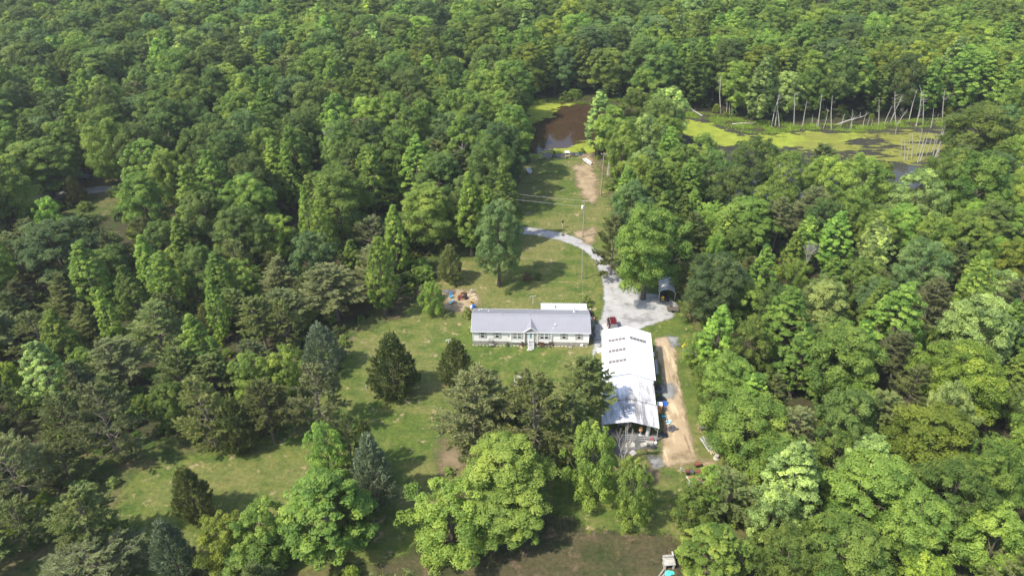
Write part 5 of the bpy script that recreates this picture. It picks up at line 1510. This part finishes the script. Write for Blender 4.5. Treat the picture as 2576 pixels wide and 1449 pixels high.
hero = np.array([[*px_of(s[2], s[3], s[4] * q)[:2], s[3], px_of(s[2], s[3], s[4] * q)[2]] for s in spots for q in (.5, .7, .9)])
placed = [tuple(b) for b in bases]
PX = np.array(placed)
auto = []
for i in np.nonzero(keep)[0]:
    x, y = candX[i], candY[i]; u, v = pxs[i], pys[i]
    near = g.random()
    if v > 640 and u < 1010:        # pine thicket left of the clearing
        fam = pick(dict(pine=.56, poplar=.16, small=.16, cedar=.04, oak=.08))
        h = dict(pine=g.uniform(8, 12), poplar=g.uniform(11, 15), small=g.uniform(7, 10), cedar=g.uniform(6, 9), oak=g.uniform(10, 13))[fam]
    elif u > 1700 and v > 600:      # mixed young wood right of the track
        fam = pick(dict(pine=.20, poplar=.22, small=.20, oak=.38))
        h = dict(pine=g.uniform(9, 13), poplar=g.uniform(11, 16), small=g.uniform(8, 11), oak=g.uniform(11, 15))[fam]
    else:
        fam = pick(dict(oak=.62, tall=.14, poplar=.16, pine=.08))
        if -22 < sw_sd[i] < 0 and v < 345: fam = pick(dict(tall=.35, oak=.30, poplar=.35))
        h = dict(oak=g.uniform(15, 20.5), tall=g.uniform(17, 21), poplar=g.uniform(16, 21), pine=g.uniform(13, 17))[fam]
        if 150 < y < 205 and u > 1480: h *= .88
    r = h * dict(oak=g.uniform(.25, .33), tall=g.uniform(.2, .25), poplar=g.uniform(.17, .22), pine=g.uniform(.30, .42), small=g.uniform(.36, .46), cedar=g.uniform(.27, .34))[fam]
    r *= 1.18
    if y > 225: r *= 1.22; h *= 1.06
    d = np.hypot(PX[:, 0] - x, PX[:, 1] - y)
    if (d < (PX[:, 2] + r) * (.56 if y < 225 else .52)).any(): continue
    # leave the clearing, pond and swamp in view
    zz = np.array([.35, .35, .35, .6, .6, .6, .8, .8, .97]) * h; xx = np.array([-1, 0, 1, -1, 0, 1, -.6, .6, 0]) * r * .9
    pp = np.array([px_of(x + a, y, b)[:2] for a, b in zip(xx, zz)])
    if in_open(pp[:, 0], pp[:, 1]).sum() > 0: continue
    # and the trees that were surveyed one by one
    cu, cv, cd = px_of(x, y, h * .55)
    hid = (hero[:, 2] > y + .5) & (np.abs(hero[:, 0] - cu) < r * FPX / cd * .95) & (hero[:, 1] > pp[8, 1]) & (hero[:, 1] < px_of(x, y, h * .12)[1])
    if hid.any(): continue
    if fam in ('oak', 'tall', 'small', 'poplar'):
        side = np.clip((u - 1300) / 1000, -1, 1)  # real leaf tone, plus cloud shade painted in at left and sun at right
        fr = .6 if (y > 225 and u > 1650) else 0  # far right crowns picked lighter and yellower, sunlight put into leaf colour
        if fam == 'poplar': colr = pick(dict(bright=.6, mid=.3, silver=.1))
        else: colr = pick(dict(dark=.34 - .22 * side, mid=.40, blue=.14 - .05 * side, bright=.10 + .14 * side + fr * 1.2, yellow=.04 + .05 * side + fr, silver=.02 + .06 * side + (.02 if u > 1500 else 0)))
    elif fam == 'pine': colr = pick(dict(pine=.6, pinegrey=.4))
    else: colr = pick(dict(cedar=.7, cedarblue=.3))
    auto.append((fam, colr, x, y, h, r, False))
    PX = np.vstack([PX, (x, y, r)])
print('auto trees', len(auto))


def show(s):
    u, v, d = px_of(s[2], s[3], s[4] * .6)
    if u < -60 or u > 2640 or v < -10 or v > 1500: return 0
    return s[5] * s[4] / d ** 2


auto.sort(key=lambda s: -show(s))
N_AUTO = 300 - 6 - len(HAND)
near_trees = spots + auto[:max(N_AUTO, 0)]
far_trees = auto[max(N_AUTO, 0):]
fams = {}
for k in VAR: fams.setdefault(k.rstrip('0123456789'), []).append(k)
KIND_NAME = dict(oak='broadleaf_tree', poplar='tulip_poplar', tall='broadleaf_tree', small='young_tree', pine='pine_tree', cedar='cedar_tree', shrub='shrub')
LOOK = {('oak', 'mid'): 'round mid-green broadleaf', ('oak', 'dark'): 'round dark green broadleaf', ('oak', 'blue'): 'round blue-green broadleaf', ('oak', 'bright'): 'round bright green broadleaf', ('oak', 'yellow'): 'round yellow-green broadleaf',
        ('oak', 'silver'): 'round silvery broadleaf'}
CW = dict(mid='mid-green', dark='dark green', blue='blue-green', bright='bright green', yellow='yellow-green', silver='silvery', pine='olive', pinegrey='grey-green', cedar='dark', cedarblue='bluish')
FW = dict(oak='round trees', poplar='pointed poplars', tall='bare-stemmed trees', small='small bushy trees', pine='feathery pines', cedar='dense cedars')
FW1 = dict(oak='round tree', poplar='pointed poplar', tall='bare-stemmed tree', small='small bushy tree', pine='feathery pine', cedar='dense cedar')
ORD = ['leftmost', 'second from left', 'third from left', 'fourth from left', 'fifth from left', 'sixth from left', 'seventh from left', 'eighth from left', 'ninth from left', 'tenth from left', 'eleventh from left', 'twelfth from left']


def zone(u, v):
    if v < 260:
        if u < 640: return 'in far upper left forest'
        if u < 1250: return 'in forest left of pond'
        if u < 1650: return 'around the far pond shore'
        if u < 2100: return 'on far swamp bank left'
        return 'on far swamp bank right'
    if u < 560:
        if v < 420: return 'above the left gravel road'
        if v < 560: return 'around the left gravel road'
        if v < 800: return 'below the left gravel road'
        if v < 1000: return 'in the left pine thicket'
        return 'at the lower left lawn edge'
    if u < 1020:
        if v < 420: return 'in wood far left of driveway'
        if v < 560: return 'in wood left of driveway'
        if v < 740: return 'at wood edge left of house'
        if v < 940: return 'left of the big lawn cedar'
        return 'on the lower left lawn'
    if u < 1320:
        if v < 560: return 'beside the pond lawn, left side'
        if v < 800: return 'on the lawn behind the house'
        return 'on the lawn before the house'
    if u < 1720:
        if v < 470: return 'right beside the pond lawn'
        if v < 760: return 'right of the driveway bend'
        if v < 1140: return 'between house front and workshop'
        return 'below the open workshop end'
    if u < 2060:
        if v < 440: return 'south of left swamp'
        if v < 620: return 'in wood behind driveway oak'
        if v < 860: return 'right of the carport'
        if v < 1080: return 'right of the dirt track'
        return 'around the red roofed shed'
    if u < 2330:
        if v < 470: return 'south of mid swamp'
        if v < 720: return 'in the right middle wood'
        if v < 960: return 'in the inner right wood'
        if v < 1180: return 'in the lower right wood'
        return 'at the bottom of the right wood'
    if v < 470: return 'at the right end of the swamp'
    if v < 720: return 'at right edge below the swamp'
    if v < 960: return 'at middle of right edge'
    if v < 1180: return 'low on the right edge'
    return 'in the bottom right corner'


recs = []
for s in near_trees:
    u, v, d = px_of(s[2], s[3], s[4] * .62)
    recs.append((s, u, zone(u, v)))
groups = {}
for i, (s, u, z) in enumerate(recs):
    groups.setdefault((z, CW[s[1]], FW[s[0].rstrip('0123456789')]), []).append(i)
labels = {}
for (z, c, f), ids in groups.items():
    ids.sort(key=lambda i: recs[i][1])
    for k, i in enumerate(ids):
        if len(ids) == 1: labels[i] = '%s %s %s' % (c, FW1[recs[i][0][0].rstrip('0123456789')], z)
        else: labels[i] = '%s of %s %s %s' % (ORD[k] if k < 12 else 'number %d from left' % (k + 1), c, f, z)
combo = {}      # (mesh key, colour) -> crown object, sources for the far forest


def plant(fam, colr, X, Y, h, r, label, group, cat='tree', z=0.0, rz=None):
    key = fam if fam in VAR else fams[fam][int(g.integers(len(fams[fam])))]
    cm, tm, H, R = VAR[key]
    o = thing(KIND_NAME[key.rstrip('0123456789')], label, cat, (X, Y, z), g.uniform(0, 6.28) if rz is None else rz, group)
    k = r / R
    o.scale = (k * g.uniform(.94, 1.06), k * g.uniform(.94, 1.06), h / H)
    t = link('trunk' if cat == 'tree' else 'stem', tm, o)
    c = link('crown' if cat == 'tree' else 'foliage', cm, o)
    c.material_slots[0].link = 'OBJECT'; c.material_slots[0].material = LEAF[colr]
    combo.setdefault((key, colr), c)
    return o


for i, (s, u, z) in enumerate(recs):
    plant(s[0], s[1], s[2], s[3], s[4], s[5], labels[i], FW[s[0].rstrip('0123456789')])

# ------------------------------------------------------------------ garden shrubs
SHRUBS = [(1473, 768, 2.3, 1.35, 'mid', 'green rounded shrub behind the patio cover'), (1326, 706, 1.9, 1.05, 'russet', 'dark reddish shrub on the back lawn'), (1353, 704, 2.0, .75, 'dark', 'small upright dark bush right of the reddish shrub'),
          (1177, 800, 2.4, 1.1, 'mid', 'leafy shrub at the back left house corner'), (1183, 836, 1.3, .7, 'bright', 'low bright shrub against the left house end'), (1314.5, 868, 1.0, .72, 'russet', 'brown shrub left of the front steps'),
          (1360, 869, 1.1, .78, 'russet', 'red shrub right of the front steps'), (1384, 868, 1.2, .78, 'russet', 'brownish shrub below the right double window'), (1277, 869, .6, .5, 'dark', 'small dark shrub left of the brown shrub'),
          (1276, 738, .9, 1.0, 'mid', 'low weeds on the lawn under the blue-green tree'), (1394, 391, 1.3, .8, 'mid', 'reed tuft beside the dark boat'), (1416, 592, .5, .4, 'dark', 'tiny weed tuft inside the driveway bend'),
          (1462, 384, 1.2, 1.3, 'yellow', 'pale reeds behind the bright blue tub'), (1130, 1190, 1.0, 1.0, 'mid', 'low green shrub on the eroded soil'), (1513, 692, .7, .5, 'dark', 'small weed tuft at the driveway edge')]
for px, py, h, r, c, lab in SHRUBS:
    p = at(px, py)
    plant('shrub', c, p.x, p.y, h, r, lab, 'garden shrubs', 'shrub')

# ------------------------------------------------------------------ bare trees and snags
bt_ = at(1568, 1168)
b = thing('bare_tree', 'leafless pale grey tree in front of the open workshop bay', 'tree', bt_, .3)
bare_tree(5, 8.0, .26, 4, .10, 2).build('branches', M['deadwood'], b)
GREY = [(848, 385, 10, 60, 'leafless grey tree in the wood left of the driveway'), (2030, 660, 6, 60, 'leafless grey bush in the right wood gap')]
for x, yt, h, w_, lab in GREY:
    p = at(x, yt, h)
    o = thing('bare_tree', lab, 'tree', p, 1.0)
    bare_tree(int(x), h * .8, .55, 4, .08).build('branches', M['palebark'], o)

c5 = lambda x, y: ((1900 + x / 3.22) * .8587, (200 + y / 3.22) * .8587)
c4 = lambda x, y: ((2600 + x / 3.6225) * .8587, (300 + y / 3.6225) * .8587)
SN5 = [(683, 424, 683, 80), (735, 420, 742, 290), (765, 430, 770, 250), (785, 424, 800, 180), (1160, 550, 1245, 240), (1195, 545, 1228, 250), (1235, 552, 1212, 330), (1540, 548, 1552, 440), (1580, 560, 1597, 475), (1650, 565, 1690, 385),
       (1810, 552, 1862, 430), (1905, 562, 1922, 480), (2060, 548, 2082, 440), (2100, 555, 2117, 475), (2165, 560, 2177, 520), (2220, 540, 2295, 350), (2275, 528, 2390, 260), (2338, 542, 2440, 390), (2455, 502, 2530, 200), (295, 360, 318, 170), (207, 440, 215, 330)]
SN4 = [(385, 172, 345, 30), (300, 242, 352, 90), (465, 266, 490, 60), (520, 212, 546, 130), (720, 216, 770, 110), (812, 182, 890, 20), (93, 330, 106, 262), (150, 560, 150, 372), (190, 612, 186, 400), (215, 600, 236, 330), (265, 592, 276, 340), (310, 560, 360, 280),
       (325, 632, 408, 318), (350, 620, 440, 322), (390, 602, 472, 328), (472, 520, 520, 340), (490, 562, 546, 330), (502, 592, 612, 235), (520, 582, 592, 288), (545, 560, 626, 215), (560, 740, 556, 530), (620, 592, 646, 480), (622, 738, 666, 478), (712, 728, 800, 508)]
SN4R = [(905, 1032, 1026, 596), (937, 1000, 1080, 600), (1005, 978, 1018, 900), (1160, 1070, 1216, 838), (1246, 1090, 1332, 828), (1287, 1108, 1440, 640), (1310, 1158, 1448, 790), (1240, 1188, 1262, 1080)]


def snag(bx, by, tx, ty, label, seed, group):
    p = at(bx, by) ; p.z = float(ground_z(np.array([p.x]), np.array([p.y]))[0])
    X, h = height_at(tx, ty, p.y)
    q = random.Random(seed)
    top = Vector((X - p.x, q.uniform(-.6, .6), h - p.z)); L = top.length
    o = thing('dead_snag', label, 'snag', p, 0, group)
    m = MB(); r = .05 + .009 * L
    mid = top * .5 + Vector((q.uniform(-.03, .03) * L, q.uniform(-.03, .03) * L, 0))
    m.tube([(0, 0, -.2), mid, top], [r * 1.2, r * .8, r * .35], 6)
    m.build('trunk', M['deadwood'], o)
    if L > 4:
        s = MB()
        for k in range(q.randint(2, 6)):
            t = q.uniform(.5, .97); a = q.uniform(0, 6.28); e = L * q.uniform(.06, .2)
            b0 = mid.lerp(top, (t - .5) * 2)
            s.tube([b0, b0 + Vector((math.cos(a) * e, math.sin(a) * e, e * q.uniform(.3, 1)))], [r * .3, r * .08], 4, cap=False)
        s.build('branch_stubs', M['deadwood'], o)


def ordered(items, conv, phrase, group):
    its = sorted(items, key=lambda s: s[0])
    for k, (a, b, c, d) in enumerate(its):
        snag(*conv(a, b), *conv(c, d), '%s of the %s' % (ORD[k] if k < 12 else 'number %d from left' % (k + 1), phrase), int(a * 7 + b), group)


ordered(SN5[:7] + SN5[19:], c5, 'dead snags on the far bank beside the duckweed channel', 'dead snags by the swamp')
ordered(SN5[7:19], c5, 'dead snags on the far bank right of the grass spit', 'dead snags by the swamp')
ordered(SN4[:6], c4, 'dead snags on the far bank at the swamp right end', 'dead snags by the swamp')
ordered(SN4[6:15], c4, 'dead snags standing in the right swamp, left cluster', 'dead snags by the swamp')
ordered(SN4[15:], c4, 'dead snags standing in the right swamp, right cluster', 'dead snags by the swamp')
ordered(SN4R, c4, 'pale dead trunks at the right frame edge below the swamp', 'dead snags by the swamp')


qs = random.Random(77)
EXTRA = []
for k in range(12):
    bx = 1990 + 38 * k + qs.uniform(-12, 12); by = 322 - (8 if bx > 2220 else 0) + qs.uniform(-7, 4)
    EXTRA.append((bx, by, bx + qs.uniform(-4, 22), by - qs.uniform(28, 95)))
ordered(EXTRA, lambda a, b: (a, b), 'thin pale snags along the far swamp edge', 'dead snags by the swamp')


def fallen(bx, by, tx, ty, hgt, label, seed, nbr=6):
    a, b2_ = at(bx, by), at(tx, ty, hgt)
    q = random.Random(seed)
    o = thing('fallen_tree', label, 'fallen tree', a)
    v = b2_ - a; v.z = hgt; L = v.length
    MB().tube([(0, 0, .1), v * .5 + Vector((0, 0, L * .03)), v], [.26, .2, .08], 6).build('trunk', M['deadwood'], o)
    m = MB()
    for k in range(nbr):
        t = q.uniform(.55, 1.0); e = L * q.uniform(.12, .3)
        m.tube([v * t, v * t + Vector((q.uniform(-.5, 1) * e, q.uniform(-.6, .6) * e, q.uniform(.2, .9) * e))], [.07, .015], 4, cap=False)
    m.build('branches', M['deadwood'], o)


fallen(*c5(1752, 545), *c5(2030, 455), 2.4, 'long fallen tree leaning over the swamp bank', 3, 9)
fallen(*c5(790, 532), *c5(985, 522), .5, 'fallen log lying on the grass spit', 4, 4)
fallen(*c5(505, 455), *c5(410, 395), 1.6, 'fallen dead tree at the left swamp bank', 5, 8)
for k, (x, y, lab) in enumerate(((130, 432, 'upturned dead branches at the left swamp bank'), (20, 430, 'grey leafless thicket at the swamp outlet'))):
    p = at(*c5(x, y)); o = thing('dead_bush', lab, 'dead bush', p, k)
    bare_tree(40 + k, 3.8, .9, 4, .09).build('branches', M['deadwood'], o)

# ------------------------------------------------------------------ the rest of the forest and the undergrowth, as masses
def scatter(name, label, pts, rots, scls, ids, srcs):
    me = bpy.data.meshes.new(name)
    me.from_pydata([tuple(p) for p in pts], [], [])
    me.attributes.new('rot', 'FLOAT', 'POINT').data.foreach_set('value', np.asarray(rots, np.float32))
    me.attributes.new('scl', 'FLOAT_VECTOR', 'POINT').data.foreach_set('vector', np.asarray(scls, np.float32).ravel())
    me.attributes.new('pick', 'INT', 'POINT').data.foreach_set('value', np.asarray(ids, np.int32))
    o = tag(link(name, me), label, kind='stuff')
    ng = bpy.data.node_groups.new(name, 'GeometryNodeTree')
    ng.interface.new_socket('Geometry', in_out='INPUT', socket_type='NodeSocketGeometry')
    ng.interface.new_socket('Geometry', in_out='OUTPUT', socket_type='NodeSocketGeometry')
    gi, go = ng.nodes.new('NodeGroupInput'), ng.nodes.new('NodeGroupOutput')
    jn = ng.nodes.new('GeometryNodeJoinGeometry'); out = ng.nodes.new('GeometryNodeJoinGeometry')
    pk = ng.nodes.new('GeometryNodeInputNamedAttribute'); pk.data_type = 'INT'; pk.inputs[0].default_value = 'pick'
    ra = ng.nodes.new('GeometryNodeInputNamedAttribute'); ra.data_type = 'FLOAT'; ra.inputs[0].default_value = 'rot'
    sa = ng.nodes.new('GeometryNodeInputNamedAttribute'); sa.data_type = 'FLOAT_VECTOR'; sa.inputs[0].default_value = 'scl'
    cx = ng.nodes.new('ShaderNodeCombineXYZ'); ng.links.new(ra.outputs[0], cx.inputs[2])
    for k, src in enumerate(srcs):
        oi = ng.nodes.new('GeometryNodeObjectInfo'); oi.inputs['Object'].default_value = src; oi.inputs['As Instance'].default_value = True
        oi.transform_space = 'ORIGINAL'
        cmp = ng.nodes.new('FunctionNodeCompare'); cmp.data_type = 'INT'; cmp.operation = 'EQUAL'
        ng.links.new(pk.outputs[0], cmp.inputs[2]); cmp.inputs[3].default_value = k
        ip = ng.nodes.new('GeometryNodeInstanceOnPoints')
        ng.links.new(gi.outputs[0], ip.inputs['Points']); ng.links.new(cmp.outputs[0], ip.inputs['Selection'])
        ng.links.new(oi.outputs['Geometry'], ip.inputs['Instance'])
        ng.links.new(cx.outputs[0], ip.inputs['Rotation']); ng.links.new(sa.outputs[0], ip.inputs['Scale'])
        ng.links.new(ip.outputs[0], out.inputs[0])
    ng.links.new(out.outputs[0], go.inputs[0])
    md = o.modifiers.new('scatter', 'NODES'); md.node_group = ng
    return o


srckeys = list(combo)
byfc = {}
for i, (k, c) in enumerate(srckeys): byfc.setdefault((k.rstrip('0123456789'), c), []).append(i)
pts, rots, scls, ids = [], [], [], []
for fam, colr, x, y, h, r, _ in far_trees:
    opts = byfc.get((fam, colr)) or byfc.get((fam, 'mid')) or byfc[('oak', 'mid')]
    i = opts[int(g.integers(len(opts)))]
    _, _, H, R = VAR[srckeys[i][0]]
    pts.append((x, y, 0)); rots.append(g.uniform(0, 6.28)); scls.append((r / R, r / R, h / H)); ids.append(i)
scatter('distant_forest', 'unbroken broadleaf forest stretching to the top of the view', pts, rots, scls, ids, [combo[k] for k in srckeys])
print('far trees', len(pts), 'near', len(near_trees))

# undergrowth: shrubs below the wood edges
us = [i for i, (k, c) in enumerate(srckeys) if (k.startswith('shrub') or k.startswith('small')) and c != 'russet']
NU = 9000
uy = 42 + (300 - 42) * g.random(NU) ** .8; ux = (g.random(NU) * 2 - 1) * (uy * .62 + 45)
ok = np.ones(NU, bool)
for P, m in ((lawn_w, 1.0), (lake_w, 0.5), (W['drive'], 1.5), (W['track'], 1.2), (W['road'], 1.5)): ok &= poly_sd(P, ux, uy) < -m
ok &= poly_sd(swamp_w, ux, uy) < -6
for P in (house_box, shop_box): ok &= poly_sd(P, ux, uy) < -1
ok &= (poly_sd(W['litter'], ux, uy) < 0)
uu = np.array([px_of(a, b_, 1.5)[:2] for a, b_ in zip(ux, uy)])
ok &= ~in_open(uu[:, 0], uu[:, 1])
pts, rots, scls, ids = [], [], [], []
for i in np.nonzero(ok)[0][:2600]:
    k = us[int(g.integers(len(us)))]
    key = srckeys[k][0]; _, _, H, R = VAR[key]
    hh = g.uniform(1.0, 3.4); rr = hh * g.uniform(.45, .75)
    pts.append((ux[i], uy[i], float(-0.05))); rots.append(g.uniform(0, 6.28)); scls.append((rr / R, rr / R, hh / H)); ids.append(us.index(k))
scatter('undergrowth', 'low bushy undergrowth beneath the trees', pts, rots, scls, ids, [combo[srckeys[k]] for k in us])

# swamp and pond bank sedges: short blades
def sedge(name, label, poly_px, n, h, mat, seed):
    q = np.random.default_rng(seed)
    P = world_poly(poly_px); A_ = np.array(P)
    X = q.uniform(A_[:, 0].min(), A_[:, 0].max(), n * 5); Y = q.uniform(A_[:, 1].min(), A_[:, 1].max(), n * 5)
    s = (poly_sd(P, X, Y) > 0) & (np.sin(X * .9) + np.sin(Y * 1.3 + X * .35) + np.sin(X * .31 - Y * .8) + q.normal(0, .9, len(X)) > -.1)
    X, Y = X[s][:n], Y[s][:n]; m = len(X)
    Z = ground_z(X, Y)
    C = np.stack([X, Y, np.maximum(Z, -.3) + h * .45], 1)
    A = unit(np.stack([q.normal(0, .35, m), q.normal(0, .35, m), np.ones(m)], 1))
    V, F = leaf_cards(C, None, h * q.uniform(.6, 1.3, m), q.uniform(.05, .14, m), q, axis=A)
    tag(link(name, array_mesh(name, V, F, mat, tint=np.clip(q.normal(.5, .2, m), 0, 1))), label, kind='stuff')


sedge('bank_sedge', 'tall sedge on the far swamp bank and grass spit', [(1600, 280), (1764, 286), (1830, 296), (1900, 305), (2000, 312), (2160, 318), (2300, 302), (2440, 300), (2440, 318), (2260, 322), (2165, 333), (2085, 328), (2013, 328), (1938, 338), (1871, 335), (1818, 318), (1764, 298), (1620, 293)], 15000, .85, LEAF['yellow'], 1)
sedge('pond_sedge', 'grass fringe along the far pond shore', [(1310, 250), (1500, 248), (1600, 254), (1600, 268), (1480, 263), (1400, 262), (1310, 268)], 4000, .8, LEAF['yellow'], 2)
sedge('marsh_grass', 'olive marsh grass below the dead trunks at right', [(2430, 470), (2500, 500), (2576, 540), (2640, 600), (2560, 590), (2470, 540), (2400, 500)], 9000, 1.1, LEAF['yellow'], 3)

# ------------------------------------------------------------------ the air
hz = NT('air_haze')
hz.n.remove(hz.bsdf)
pv = hz.new('VolumePrincipled')
pv.inputs['Color'].default_value = (0.95, 0.97, 1.0, 1)
pv.inputs['Density'].default_value = 0.00018
pv.inputs['Anisotropy'].default_value = 0.3
hz.link(pv.outputs[0], hz.out.inputs['Volume'])
ho = MB().box((0, 0, 41.5), (13000, 13000, 88)).build('haze', hz.m)
tag(ho, 'thin pale summer haze over the whole valley', kind='stuff')
